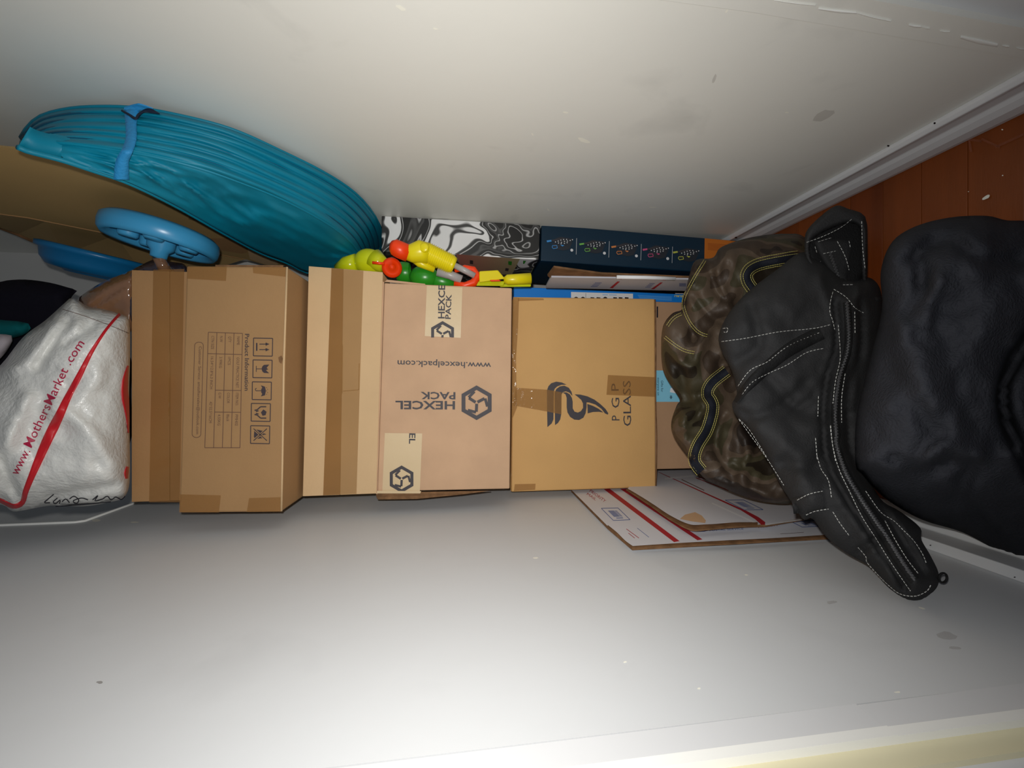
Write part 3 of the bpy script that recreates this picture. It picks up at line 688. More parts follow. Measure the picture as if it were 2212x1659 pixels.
for i, ((cx, cy), c) in enumerate(pics):
    cm = mat('accent_print_%s' % 'abcde'[i], srgb(*c), .4, .05)
    Q = lambda x, y: Z5(cx + x, cy + y + x * .06)
    polys('game_picture', [[Q(-75, -3), Q(-10, -38), Q(95, -28), Q(55, 22)], [Q(-60, 8), Q(55, 22), Q(15, 62), Q(-60, 50)], [Q(55, 22), Q(90, -15), Q(60, 50), Q(15, 62)]], N_, grey_dk, t, .0009)
    polys('picture_accent', [[Q(-105, -5), Q(-70, -12), Q(-68, 0), Q(-102, 8)], [Q(-5, 20), Q(25, 22), Q(12, 32)]] + lines_px([(Q(-62, 30), Q(-30, 27)), (Q(-30, 27), Q(-26, 45)), (Q(-26, 45), Q(-56, 52)), (Q(-56, 52), Q(-65, 42)), (Q(-65, 42), Q(-62, 30))], 1.2), N_, cm, t, .0012)
    polys('picture_stick', lines_px([(Q(-70, -6), Q(15, -28))], 2.6), N_, 'logo_grey', t, .0014)
    dots = []
    for (dx, dy) in [(-40, 2), (-20, -6), (0, -14), (20, -20), (42, -22), (-18, 8), (4, 2), (26, -6), (48, -10), (2, 12), (26, 8), (46, 2), (68, -16), (85, -22)]:
        dots.append([Q(dx + 4.2 * math.cos(k * 1.05), dy + 4.2 * math.sin(k * 1.05)) for k in range(6)])
    if i < 4: dots.append([Q(80 + 11 * math.cos(k * .7), 55 + 11 * math.sin(k * .7)) for k in range(9)])
    if i < 4: dots += lines_px([(Q(116, -35), Q(112, 85))], .7)
    polys('picture_dots', dots, N_, wdot, t, .0016)
ngon('side_print', [(1185, 567), (1500, 588), (1480, 597), (1176, 580)], NS, 'navy_side', t, .0008)
ngon('side_print', [(1290, 580), (1370, 586), (1362, 596), (1283, 592)], NS, 'orange_card', t, .0012)
polys('side_print', lines_px([(Z5(600, 545), Z5(755, 550)), (Z5(755, 550), Z5(735, 575)), (Z5(600, 545), Z5(590, 570))], 1.2), NS, 'blue_card_line', t, .0014)

# ------------------------------------------------------------------ flattened mailing cartons against the left wall
def wallsheet(name, label, pts, X, th, mt, cat='box'):
    vs = [atx(*p, X) for p in pts]; n_ = len(vs)
    base = sum(vs, Vector()) / n_; base.z = min(v.z for v in vs)
    t = thing(name, label, cat, base)
    tri = [tuple(q) for q in tessellate_polygon([[Vector((p[0], p[1], 0)) for p in pts]])]
    bk = [p - Vector((th, 0, 0)) for p in vs]
    link('panel', vs + bk, tri + [tuple(i + n_ for i in q)[::-1] for q in tri], mt, t)
    link('cut_edge', vs + bk, [(i, (i + 1) % n_, (i + 1) % n_ + n_, i + n_) for i in range(n_)], 'card_edge', t, label='brown cut edge')
    return t
Z6 = lambda x, y: (1100 + x / 2.766, 620 + y / 2.766)
X1 = XL + .0075
t = wallsheet('flattened_carton', 'larger flattened white mailing carton with red stripes, flat against the wall', [Z6(370, 1210), Z6(590, 1430), Z6(735, 1552), Z6(1900, 1488), (1900, 1146), (1900, 1010), (1330, 1010)], X1, .005, 'mail_white')
E_ = PX(X1)
polys('red_stripe', [[Z6(565, 1208), Z6(600, 1205), Z6(1018, 1518), Z6(985, 1524)], [Z6(662, 1206), Z6(700, 1204), Z6(1155, 1508), Z6(1125, 1513)]], E_, 'mail_red', t)
ribbon('cut_edge', [Z6(738, 1553), Z6(950, 1543), Z6(1300, 1527), Z6(1600, 1510), Z6(1900, 1488)], [2, 4, 5, 4, 3], E_, 'card_edge', t, .0004, .001, label='brown cut edge')
ribbon('cut_edge', [Z6(588, 1425), Z6(640, 1470), Z6(690, 1520), Z6(738, 1552)], [1.2, 2, 2.2, 1.5], E_, 'card_edge', t, .0004, .0006)
text('printed_text', 'PRIORITY', Z6(478, 1222), Z6(570, 1288), 6.5, E_, 'mail_red', t, .0008)
text('printed_text', 'MAIL', Z6(462, 1240), Z6(515, 1276), 5.5, E_, 'mail_red', t, .0008)
def barcode(c4, par, surf):
    polys('barcode', lines_px(rectlines(c4), 1.3), surf, 'mail_blue', par, .0007)
    inn = [lerp(lerp(c4[0], c4[2], .22), c4[k], 0) for k in range(4)]
    m_ = lambda u_, v_: lerp(lerp(c4[0], c4[1], u_), lerp(c4[3], c4[2], u_), v_)
    polys('barcode', [[m_(u_, .2), m_(u_ + w2, .2), m_(u_ + w2, .72), m_(u_, .72)] for u_, w2 in [(.25 + .037 * i, random.choice((.012, .022, .028))) for i in range(14)]] + [[m_(.3, .8), m_(.7, .8), m_(.7, .86), m_(.3, .86)]], surf, 'mail_blue', par, .0007)
barcode([Z6(550, 1322), Z6(650, 1320), Z6(722, 1390), Z6(622, 1394)], t, E_)
barcode([Z6(1692, 1405), Z6(1830, 1396), Z6(1900, 1428), Z6(1750, 1434)], t, E_)
polys('small_print', lines_px([(Z6(765, 1440), Z6(835, 1495))], 1) , E_, 'mail_blue', t)
polys('small_print', lines_px([(Z6(700, 1445), Z6(775, 1500))] + [(Z6(712, 1470), Z6(750, 1500))], 1.2), E_, 'mail_red', t)
ngon('eagle_emblem', [Z6(1115, 1452), Z6(1195, 1448), Z6(1185, 1456), Z6(1165, 1461), Z6(1120, 1460)], E_, mat('deep_postal_blue', srgb(30, 50, 130), .5), t, .0007)
text('printed_text', 'POSTAL SERVICE', Z6(1198, 1459), Z6(1400, 1449), 4.5, E_, 'mail_blue', t, .0007)
text('printed_text', 'PRIORITY', Z6(1490, 1440), Z6(1610, 1426), 4.5, E_, 'mail_red', t, .0007)
polys('small_print', lines_px([(Z6(1620, 1475), Z6(1760, 1466))], .8), E_, 'ink_soft', t)
X2 = XL + .017
t = wallsheet('flattened_carton', 'smaller flattened white mailing carton with curled brown edge and torn peach patch', [Z6(705, 1206), Z6(860, 1305), Z6(990, 1395), Z6(1100, 1440), Z6(1250, 1428), Z6(1530, 1418), Z6(1760, 1380), (1860, 1090), (1860, 1012), (1400, 1012)], X2, .004, 'mail_white')
E2 = PX(X2)
ribbon('curled_edge', [Z6(700, 1208), Z6(760, 1245), Z6(860, 1310), Z6(960, 1378), Z6(1080, 1436), Z6(1180, 1436), Z6(1330, 1424), Z6(1485, 1416)], [2.5, 3.5, 4, 5, 7, 6, 6, 4], E2, 'card_edge', t, .0006, .003, label='curled brown edge')
polys('red_stripe', [[Z6(876, 1100), Z6(905, 1110), Z6(1400, 1330), Z6(1375, 1330)], [Z6(1375, 1328), Z6(1400, 1328), Z6(1490, 1375), Z6(1530, 1405), Z6(1528, 1420), Z6(1505, 1420), Z6(1470, 1388)]], E2, 'mail_red', t)
polys('fold_line', lines_px([(Z6(930, 1145), Z6(1180, 1120)), (Z6(1210, 1290), Z6(1490, 1418)), (Z6(1530, 1420), Z6(1755, 1388))], 3), E2, 'white', t, .0009)
ngon('torn_patch', [Z6(1020, 1385), Z6(1050, 1360), Z6(1110, 1345), Z6(1150, 1365), Z6(1175, 1395), Z6(1170, 1410), Z6(1090, 1400)], E2, mat('peach_card', srgb(206, 168, 130), .7), t, .0008)
barcode([Z6(1290, 1273), Z6(1400, 1272), Z6(1517, 1330), Z6(1405, 1332)], t, E2)
for i, (a, b) in enumerate([((1030, 1150), (1165, 1215)), ((1115, 1140), (1310, 1215)), ((1130, 1135), (1300, 1180))]):
    polys('small_print', lines_px([(Z6(*a), Z6(*b))], 1.6), E2, ['ink_soft', 'mail_red', 'mail_red'][i], t)

# ------------------------------------------------------------------ teal pop-up tunnel against the right wall
t = thing('play_tunnel', 'collapsed teal fabric play tunnel with blue strap, propped against the wall', 'tunnel', (.32, .68, zr(.19)))
NS_ = 90
UU = resample(catmull([(40, 318), (48, 290), (80, 255), (130, 238), (200, 231), (300, 234), (400, 252), (500, 279), (600, 322), (700, 372), (770, 420), (815, 475), (827, 525), (812, 560)], 8), n=NS_)
MM = resample(catmull([(40, 318), (50, 312), (70, 312), (140, 310), (240, 322), (340, 340), (440, 366), (540, 402), (630, 440), (700, 478), (750, 515), (775, 545), (790, 562)], 8), n=NS_)
LL = resample(catmull([(38, 318), (60, 327), (130, 345), (200, 368), (280, 396), (380, 445), (480, 502), (560, 545), (620, 568), (660, 588), (700, 588), (740, 575), (775, 566)], 8), n=NS_)
NR = 36; NF = 22
def tun(i, j):
    s_ = i / (NS_ - 1); e = math.sin(math.pi * min(1, max(0, s_))) ** .45
    if j <= NR:
        u_ = j / NR; q = UU[i] * (1 - u_) + MM[i] * u_; X = .362 - .085 * u_
        uu = u_ + .05 * noise.noise(Vector((s_ * 3.0, u_ * 3, 7))) * math.sin(math.pi * u_); d = (.015 + .008 * noise.noise(Vector((s_ * 4, round(uu * 6), 2)))) * (abs(math.sin(uu * math.pi * 6.0)) ** .55) * e + .003 * noise.noise(Vector((s_ * 9, u_ * 16, 1))) * e
    else:
        u_ = (j - NR) / NF; q = MM[i] * (1 - u_) + LL[i] * u_; X = .277 - .022 * u_
        wv = noise.fractal(Vector((s_ * 5 + u_ * 1.5, u_ * 3.2 - s_ * 3, 4)), 1, 2, 3)
        d = (.010 * wv + .014 * max(0, 1 - abs(noise.noise(Vector((s_ * 5 - u_ * 3, u_ * 2.2 + s_ * 4, 9))) * 2.4)) ** 2.5 + .008 * max(0, 1 - abs(noise.noise(Vector((s_ * 9 - u_ * 5, u_ * 3 + s_ * 3, 19))) * 2.6)) ** 3) * math.sin(math.pi * u_) * e + (.004 * e if u_ > .93 else 0)
    wd = np.linalg.norm(MM[i] - LL[i]) if j > NR else np.linalg.norm(UU[i] - MM[i])
    return toward(atx(q[0], q[1], X), d * min(1, wd / 55) * (min(1, max(0, (s_ - .10) / .15)) if j > NR else 1))
vs = []; fs = []; NJ = NR + NF
for i in range(NS_):
    for j in range(NJ + 1): vs.append(tun(i, j))
    p = vs[-1].copy(); p.x += .03; vs.append(p + Vector((0, .012, 0)))
    p = vs[i * (NJ + 3)].copy(); p.x = .366; p.y += .03; vs.append(p)
W_ = NJ + 3
for i in range(NS_ - 1):
    for j in range(W_): a = i * W_ + j; b = i * W_ + (j + 1) % W_; fs.append((a, b, b + W_, a + W_))
tb = link('fabric', vs, fs, 'teal', t, smooth=True)
for u_ in (0, 1 / 6, 2 / 6, 3 / 6, 4 / 6, 5 / 6, 1.0):
    pts = []
    for i in range(2, NS_ - 1, 2):
        q = UU[i] * (1 - u_) + MM[i] * u_; pts.append(toward(atx(q[0], q[1] + 2.0 * noise.noise(Vector((i * .06, u_ * 9, 3))), .362 - .085 * u_ - (.001 if u_ == 0 else 0)), .0005))
    tube('hoop', pts, .0022, 'teal_shade' if u_ not in (0, 1.0) else 'teal', t, 8)  # inner hoops coloured darker to stand for shade in the pleat valleys
tube('hoop', [toward(atx(LL[i][0], LL[i][1], .256), .002) for i in range(0, NS_, 2)], .003, 'teal', t, 8)
def TS(px, py):
    yu = np.interp(px, UU[:, 0], UU[:, 1]); ym = np.interp(px, MM[:, 0], MM[:, 1]); yl = np.interp(px, LL[:, 0], LL[:, 1])
    X = .362 - .085 * max(0, (py - yu) / (ym - yu)) if py < ym else .277 - .022 * min(1.2, (py - ym) / (yl - ym))
    return toward(atx(px, py, X), .017)
st = ribbon('strap', [(285, 236), (283, 262), (283, 300), (275, 325), (264, 350), (262, 388)], [17, 12, 12, 12, 15, 17], TS, 'strap_blue', t, .002, .003, 5)
ribbon('strap', [(268, 234), (300, 231), (330, 236)], [3, 8, 3], TS, 'strap_blue', t, .003, .002, 4)
ribbon('elastic_cord', [(262, 238), (278, 247), (293, 256), (300, 247), (318, 238), (345, 246)], [2, 2.5, 3.5, 3, 5, 1], TS, 'navy', t, .007, .002, 4)

# ------------------------------------------------------------------ large carton behind the tunnel
t = thing('cardboard_box', 'large brown carton slanting behind the teal tunnel, its underside in shade', 'box', (.33, .8, zr(.3)))
A4 = [(-160, 440), (-160, 300), (120, 330), (660, 560), (600, 580), (530, 560), (250, 508), (100, 478)]
Yc = lambda px, py: None
def LA(px, py):  # slanted face plane through three points near the right wall
    p0, p1, p2 = at(0, 465, .78), at(530, 560, 1.0), at(60, 338, .59)
    n_ = (p1 - p0).cross(p2 - p0); r = ray(px, py); return CAM + r * ((p0 - CAM).dot(n_) / r.dot(n_))
vsn = [LA(*p) for p in A4]; n_ = len(vsn)
tri = [tuple(q) for q in tessellate_polygon([[Vector((p[0], p[1], 0)) for p in A4]])]
link('side_panel', vsn + [p + Vector((.004, .004, 0)) for p in vsn], tri + [tuple(i + n_ for i in q)[::-1] for q in tri] + [(i, (i + 1) % n_, (i + 1) % n_ + n_, i + n_) for i in range(n_)], 'card_big', t)
Ld = [LA(-160, 440), LA(100, 478), LA(250, 508), LA(530, 560)]
Lb = [at(-160, 432, .92), at(40, 505, .98), at(140, 549, 1.02), at(330, 622, 1.12)]
vsn = Ld + Lb; vs2 = vsn + [p + Vector((.01, .004, .004)) for p in vsn]
fq = [(0, 1, 5, 4), (1, 2, 6, 5), (2, 3, 7, 6)]
link('bottom_panel', vs2, fq + [tuple(k + 8 for k in q)[::-1] for q in fq] + [(4, 5, 13, 12), (5, 6, 14, 13), (6, 7, 15, 14)], 'card_big', t)
LB = lambda px, py: toward(LA(px, py), .001)
ngon('end_flap', [(430, 515), (528, 515), (535, 545), (522, 548), (410, 530)], LA, 'card_top', t, .003)
ngon('end_flap', [(530, 518), (560, 530), (600, 562), (600, 580), (540, 560)], LA, 'card_light', t, .002)
ngon('packing_tape', [(410, 459), (465, 478), (462, 488), (407, 474)], LA, 'tape', t, .0015)
tube('flap_edge', [at(-160, 430, .93), at(40, 507, .985), at(140, 551, 1.02), at(285, 603, 1.09)], .004, 'card_edge', t, 6)
v, f = tube_geo([LA(-100, 449), LA(60, 470), LA(250, 508), LA(530, 560)], .0015, 6); link('worn_edge', v, f, 'card_top', t, smooth=True)

# ------------------------------------------------------------------ blue plastic wheel and tub
def disc_frame(c, nx, Y):  return at(c[0], c[1], Y)
Nn = Vector((-.985, -.02, .17)).normalized()
c0 = at(350, 519, .72); R0 = .078
t = thing('toy_disc', 'light blue plastic wheel with round knobs inside its rim, above the symbol-printed carton', 'toy', c0 - Vector((0, 0, R0)))
lathe('rim', [(R0 * .80, .004), (R0 * .86, .010), (R0 * .93, .012), (R0 * .985, .006), (R0, -.004), (R0 * .985, -.014), (R0 * .9, -.02), (0, -.02)], c0, Nn, 'toy_blue', t)
lathe('face', [(R0 * .81, .005), (R0 * .80, -.010), (0, -.010)], c0, Nn, 'toy_blue', t)
a_ = Nn.orthogonal().normalized(); b_ = Nn.cross(a_)
for k in range(5):
    th = k * math.pi * .4 + .4; pc = c0 + (a_ * math.cos(th) + b_ * math.sin(th)) * R0 * .52
    lathe('knob', [(.014, -.010), (.013, .008), (.011, .011), (0, .011)], pc, Nn, 'toy_blue', t, 20)
lathe('hub', [(.020, -.010), (.018, .014), (.012, .020), (.011, .030), (0, .032)], c0, Nn, 'toy_blue', t, 24)
tube('axle', [c0 + Nn * .03, c0 + Nn * .055 + Vector((0, .02, -.005))], [.008, .010], 'wrap', t, 12)
Nn2 = Vector((-.975, .10, .22)).normalized(); c1 = at(212, 562, .86); R1 = .082
t = thing('toy_disc', 'darker blue plastic dish shaped wheel, partly hidden behind the plastic wrapped bundle', 'toy', c1 - Vector((0, 0, R1)))
lathe('dish', [(R1 * .55, .030), (R1 * .80, .026), (R1 * .9, .014), (R1 * .93, -.002), (R1, -.004), (R1 * 1.0, -.012), (R1 * .9, -.014), (0, -.012)], c1, Nn2, 'toy_blue_dark', t)
lathe('center_cap', [(R1 * .56, .029), (R1 * .5, .033), (0, .034)], c1, Nn2, 'toy_blue_dark', t, 24)

# ------------------------------------------------------------------ water blaster and pump toy
def pt(x, y, Y): return at(700 + x / 3.687, 420 + y / 3.687, Y)
t = thing('water_gun', 'yellow water gun with orange tip, ribbed grip and grey barrels, beside the marbled box', 'toy', pt(900, 700, .80))
Yw = .765
mp = .765 / 830 / 3.687
tube('nozzle', [pt(545, 415, Yw - .005), pt(560, 420, Yw - .006), pt(600, 440, Yw - .004), pt(672, 470, Yw)], [48 * mp, 62 * mp, 66 * mp, 66 * mp], 'orange', t, 24)
tube('body', [pt(650, 465, Yw), pt(700, 470, Yw), pt(760, 455, Yw), pt(830, 470, Yw + .003)], [54 * mp, 72 * mp, 86 * mp, 80 * mp], 'yellow', t, 24)
lathe('pressure_cap', [(.0088, 0), (.0088, .004), (.007, .0055), (0, .0055)], pt(800, 428, Yw - .017), (0, -1, .15), 'yellow', t, 24)
pa, pb = pt(815, 460, Yw + .002), pt(1010, 555, Yw + .012)
pts = []; rr_ = []
for i in range(53):
    u_ = i / 52; pts.append(pa.lerp(pb, u_)); rr_.append((76 + (4 if (i % 4) < 2 else -4)) * mp)
tube('ribbed_grip', pts, rr_, 'yellow', t, 24)
lathe('end_cap', [(0, 0), (64 * mp, 0), (72 * mp, .004), (64 * mp, .010), (0, .011)], pb - (pb - pa).normalized() * .003, pb - pa, 'yellow', t, 24)
ngq = [(660, 515), (720, 560), (900, 625), (880, 600), (700, 500)]
tube('lower_body', [pt(680, 505, Yw + .01), pt(760, 545, Yw + .01), pt(880, 600, Yw + .015)], [14 * mp, 34 * mp, 24 * mp], 'yellow', t, 16)
tube('barrel', [pt(1040, 565, Yw + .01), pt(1200, 648, Yw + .015)], 24 * mp, 'grey_plastic', t, 20)
tube('barrel', [pt(900, 615, Yw + .018), pt(1000, 640, Yw + .02), pt(1095, 680, Yw + .02)], 36 * mp, 'grey_plastic', t, 20)
tube('orange_collar', [pt(1040, 610, Yw + .02), pt(1120, 585, Yw + .02), pt(1190, 600, Yw + .02), pt(1225, 650, Yw + .02), pt(1190, 705, Yw + .02), pt(1120, 725, Yw + .02), pt(1035, 712, Yw + .02)], [14 * mp, 24 * mp, 28 * mp, 30 * mp, 34 * mp, 26 * mp, 20 * mp], 'orange', t, 16)
def boxpx(nm, q, Y, th, mt, par, bw=.002): return slab(nm, [(700 + x / 3.687, 420 + y_ / 3.687) for x, y_ in q], Y, th, mt, par, bw)
boxpx('handle_block', [(1236, 612), (1385, 603), (1442, 672), (1236, 702)], Yw + .01, .03, 'yellow', t)
boxpx('handle_block', [(1225, 690), (1440, 690), (1430, 730), (1200, 728)], Yw + .02, .02, 'lime', t)
boxpx('trigger', [(1320, 680), (1395, 680), (1412, 692), (1330, 694)], Yw + .006, .01, 'orange', t, .001)
tube('stock_tube', [pt(1435, 685, Yw + .02), pt(1460, 680, Yw + .018), pt(1645, 670, Yw + .018)], [26 * mp, 42 * mp, 46 * mp], 'yellow', t, 24)
boxpx('stock_base', [(1400, 715), (1648, 690), (1648, 735), (1400, 738)], Yw + .025, .02, 'lime', t)
t = thing('water_tank_toy', 'green rounded water toy bottle under the yellow water gun', 'toy', pt(800, 740, .8))
def ellipsoid(nm, c, rx, ry, rz, ax, mt, par):
    d = Vector(ax).normalized(); pr = [(rx * math.sin(math.pi * i / 16), -ry * math.cos(math.pi * i / 16)) for i in range(17)]
    return lathe(nm, pr, c, d, mt, par, 32)
ellipsoid('tank', pt(800, 660, .81), .024, .030, 0, (.0, 0, -1), 'green', t)
ellipsoid('tank_end', pt(930, 690, .815), .020, .032, 0, (-.2, 0, -1), 'green', t)
lathe('collar', [(.020, -.006), (.022, 0), (.022, .012), (.016, .02)], pt(660, 625, .82), (0, 0, 1), 'green', t, 24)
t = thing('water_blaster', 'lime yellow round toy blaster with orange nozzle, left of the yellow water gun', 'toy', pt(350, 600, .81))
ellipsoid('tank', pt(365, 540, .80), .026, .030, 0, (.1, 0, 1), 'lime', t)
tube('rear_body', [pt(110, 590, .82), pt(180, 560, .81), pt(260, 550, .805)], [.010, .016, .019], 'lime', t, 14)
tube('neck', [pt(400, 520, .79), pt(480, 570, .785)], [.022, .014], 'lime', t, 18)
lathe('nozzle', [(0, 0), (.017, 0), (.019, .004), (.019, .010), (.013, .013), (.006, .014), (.006, .019), (0, .02)], pt(540, 588, .785), Vector((-.15, -1, -.2)), 'orange', t, 28)
tube('lever', [pt(385, 543, .765), pt(480, 552, .765)], .0028, 'orange', t, 8)

# ------------------------------------------------------------------ soft things on top of the column
t = thing('black_garment', 'folded black cloth behind the white shopping bag', 'clothing', at(60, 700, .80))
soft('cloth', [(-90, 690), (-60, 620), (0, 609), (20, 605), (60, 604), (110, 611), (150, 622), (167, 628), (150, 650), (170, 690), (230, 730), (282, 770), (283, 850), (280, 960), (200, 1000), (60, 940), (-40, 860), (-80, 770)], .80, .03, .06, 'black_cloth', t, R=30, folds=[([(0, 640), (60, 650), (120, 640)], 12, .006)])
o, _ = soft('teal_garment', [(-90, 690), (-40, 685), (10, 692), (40, 694), (66, 702), (60, 718), (30, 730), (-20, 735), (-90, 740)], .74, .02, .05, 'teal_cloth', None, R=20)
o['label'] = 'teal cloth with pale seam, between the black cloth and the shopping bag'; o['category'] = 'clothing'
o, _ = soft('grey_garment', [(-90, 735), (-30, 724), (10, 722), (28, 728), (20, 750), (0, 775), (-60, 830), (-120, 800)], .71, .02, .05, 'grey_cloth', None, R=20)
o['label'] = 'light grey cloth at the back edge of the shopping bag'; o['category'] = 'clothing'
t = thing('wrapped_bundle', 'brown bundle in clear shiny plastic, sticking out of the shopping bag', 'bundle', at(240, 690, .72))
_, ws = soft('bundle', [(170, 650), (185, 632), (220, 610), (260, 594), (292, 586), (296, 640), (292, 700), (270, 720), (200, 690)], .715, .02, .05, 'wrap', t, R=26, step=8, folds=[([(190, 660), (240, 620), (292, 600)], 6, .005), ([(205, 672), (250, 640), (292, 615)], 5, .004)])
soft('dark_content', [(255, 650), (275, 640), (292, 632), (292, 700), (275, 690), (262, 675)], .705, .008, .02, 'wrap_dark', t, R=12, step=6)
t = thing('plastic_film', 'crumpled dark clear plastic film behind the topmost carton', 'bundle', at(340, 590, .80))
soft('film', [(275, 590), (300, 575), (335, 560), (365, 565), (400, 572), (402, 600), (330, 605), (280, 610)], .80, .01, .03, 'wrap_dark', t, R=12, step=6, nz=(.006, 14))

t = thing('shopping_bag', 'white plastic shopping bag with red stripe and lettering on the topmost carton', 'bag', at(150, 900, .66))
_, bs = soft('bag_body', [(279, 692), (262, 679), (225, 668), (190, 662), (158, 643), (138, 656), (98, 692), (50, 728), (0, 790), (-70, 850), (-130, 960), (-90, 1080), (0, 1089), (25, 1104), (48, 1103), (110, 1092), (180, 1094), (240, 1084), (268, 1074), (280, 1040), (280, 940), (279, 850), (281, 770)], lambda x, y: .68 - .00012 * (280 - x), .075, .02, 'bag_white', t, R=110, step=9,
    folds=[([(0, 800), (60, 780), (120, 700)], 16, .012), ([(150, 690), (110, 740), (80, 790)], 10, -.010), ([(200, 700), (140, 740)], 8, -.008), ([(0, 1000), (30, 1060), (50, 1090)], 10, -.010), ([(120, 880), (190, 930), (240, 1000)], 22, .010), ([(60, 860), (10, 960)], 18, .008), ([(110, 1075), (180, 1060), (250, 1050)], 10, -.012)], nz=(.005, 50), tex=2)
ribbon('red_stripe', [(-10, 1076), (10, 1086), (30, 1094), (48, 1086), (56, 1060), (72, 1020), (100, 955), (128, 898), (148, 855), (172, 810), (195, 765), (222, 722), (243, 695), (259, 678)], [4, 5, 6, 7, 9, 10.5, 11, 9, 7, 6.5, 5, 3.5, 3, 3], bs, 'red_ink', t, .0012, .0003, 6)
text('printed_text', 'www.', (38, 1028), (66, 975), 20, bs, 'magenta_ink', t, .002, bold=.004)
text('printed_text', 'MothersMarket', (68, 968), (148, 800), 21, bs, 'magenta_ink', t, .002, bold=.004)
text('printed_text', '.com', (152, 790), (183, 742), 20, bs, 'magenta_ink', t, .002, bold=.004)
ribbon('red_print', [(277, 790), (271, 820), (270, 850), (276, 900), (278, 935)], [2, 7, 8, 4, 1.5], bs, 'red_ink', t, .002, .0006, 6)
ribbon('red_print', [(276, 1008), (273, 1022), (274, 1034)], [3, 5, 3], bs, 'red_ink', t, .002, .0006, 6)
ribbon('seam_line', [(135, 668), (175, 680), (225, 698), (279, 720)], .5, bs, 'ink_soft', t, .001, .0001, 6)
for w_ in [[(116, 1068), (104, 1078), (96, 1086), (108, 1086)], [(124, 1076), (115, 1084), (120, 1088), (130, 1080), (128, 1088)], [(134, 1084), (142, 1078), (150, 1086)], [(150, 1078), (160, 1072), (170, 1080), (165, 1088), (158, 1082), (176, 1076), (190, 1080)], [(200, 1080), (212, 1070), (205, 1082), (222, 1078)], [(222, 1078), (232, 1072), (240, 1080), (250, 1074), (262, 1079), (270, 1072)], [(120, 1094), (180, 1090), (240, 1084)]]:
    ribbon('handwriting', w_, 1.1, bs, 'black_ink', t, .0015, .0002, 3)

# ------------------------------------------------------------------ camouflage bag
t = thing('camouflage_duffel_bag', 'brown and olive camouflage bag with navy straps and yellow stitching', 'bag', (0, .72, 0))
cy = lambda x, y: .70 - .12 * max(0, (y - 850)) / 240 - .00012 * (x - 1500)
CF = [([(1570, 801), (1538, 827), (1528, 851), (1540, 878), (1528, 927), (1507, 963), (1500, 994), (1516, 1018)], 15, .010),
      ([(1703, 559), (1643, 571), (1618, 585), (1614, 602), (1626, 623)], 14, .008),
      ([(1523, 562), (1493, 612), (1476, 653), (1487, 691), (1508, 717), (1528, 725)], 8, .007),
      ([(1478, 668), (1490, 700), (1500, 730)], 10, -.016), ([(1480, 870), (1520, 850), (1560, 790)], 12, -.014),
      ([(1470, 780), (1500, 790), (1510, 740)], 14, .012), ([(1540, 600), (1560, 640), (1600, 660)], 9, -.012), ([(1560, 560), (1548, 610), (1575, 650)], 8, .008),
      ([(1470, 930), (1500, 910), (1520, 880)], 8, -.010), ([(1480, 950), (1478, 900), (1500, 890)], 8, .009), ([(1560, 900), (1545, 960), (1570, 1010)], 9, -.010),
      ([(1600, 920), (1620, 980), (1600, 1030)], 14, .012), ([(1640, 960), (1610, 1010), (1580, 1000)], 7, -.008), ([(1500, 860), (1520, 900)], 6, .006), ([(1570, 660), (1620, 690), (1640, 650)], 12, .010),
      ([(1540, 1040), (1600, 1050), (1680, 1080)], 10, .006), ([(1440, 760), (1470, 800), (1480, 850)], 9, -.008), ([(1500, 640), (1530, 680), (1570, 700)], 10, -.009)]
_, cs = soft('body', [(1428, 752), (1432, 705), (1452, 677), (1474, 668), (1480, 640), (1488, 598), (1503, 562), (1540, 557), (1556, 535), (1600, 518), (1650, 508), (1700, 505), (1738, 512), (1790, 570), (1830, 700), (1838, 850), (1800, 990), (1755, 1055), (1718, 1083), (1690, 1088), (1640, 1082), (1590, 1066), (1545, 1045), (1518, 1030), (1490, 992), (1456, 945), (1450, 912), (1462, 875), (1468, 862), (1442, 822), (1431, 795)], cy, .05, .05, 'camo', t, R=50, step=6, folds=[(a, b, c * 1.25) for a, b, c in CF], nz=(.010, 52), tex=5)
s1 = ribbon('strap', CF[0][0], 11, cs, 'webbing_navy', t, .0012, .002, 6)
s2 = ribbon('strap', [(1725, 556)] + CF[1][0] + [(1640, 634)], 10, cs, 'webbing_navy', t, .0012, .002, 6)
s3 = ribbon('piping', CF[2][0], 4, cs, 'camo', t, .0008, .003, 5)
def offset(path, d):
    Q = resample(catmull(path, 8), 12); o_ = []
    for i in range(len(Q)):
        v_ = Q[min(i + 1, len(Q) - 1)] - Q[max(i - 1, 0)]; v_ /= np.linalg.norm(v_) + 1e-9; o_.append(tuple(Q[i] + np.array((-v_[1], v_[0])) * d))
    return o_
yst = []
for d in (-9, 9, -13, 13): yst.append(offset(CF[0][0], d))
for d in (-8, 8, -12, 14): yst.append(offset([(1725, 556)] + CF[1][0] + [(1640, 634)], d))
for d in (-2.5, 2.5): yst.append(offset(CF[2][0], d)); yst.append(offset([(1436, 728), (1455, 743), (1478, 757), (1500, 762)], d)); yst.append(offset([(1442, 704), (1455, 687), (1472, 678)], d))
stitch('stitching', yst, cs, 'thread_yellow', t, 4.5, 1.6, .00045, .0038)

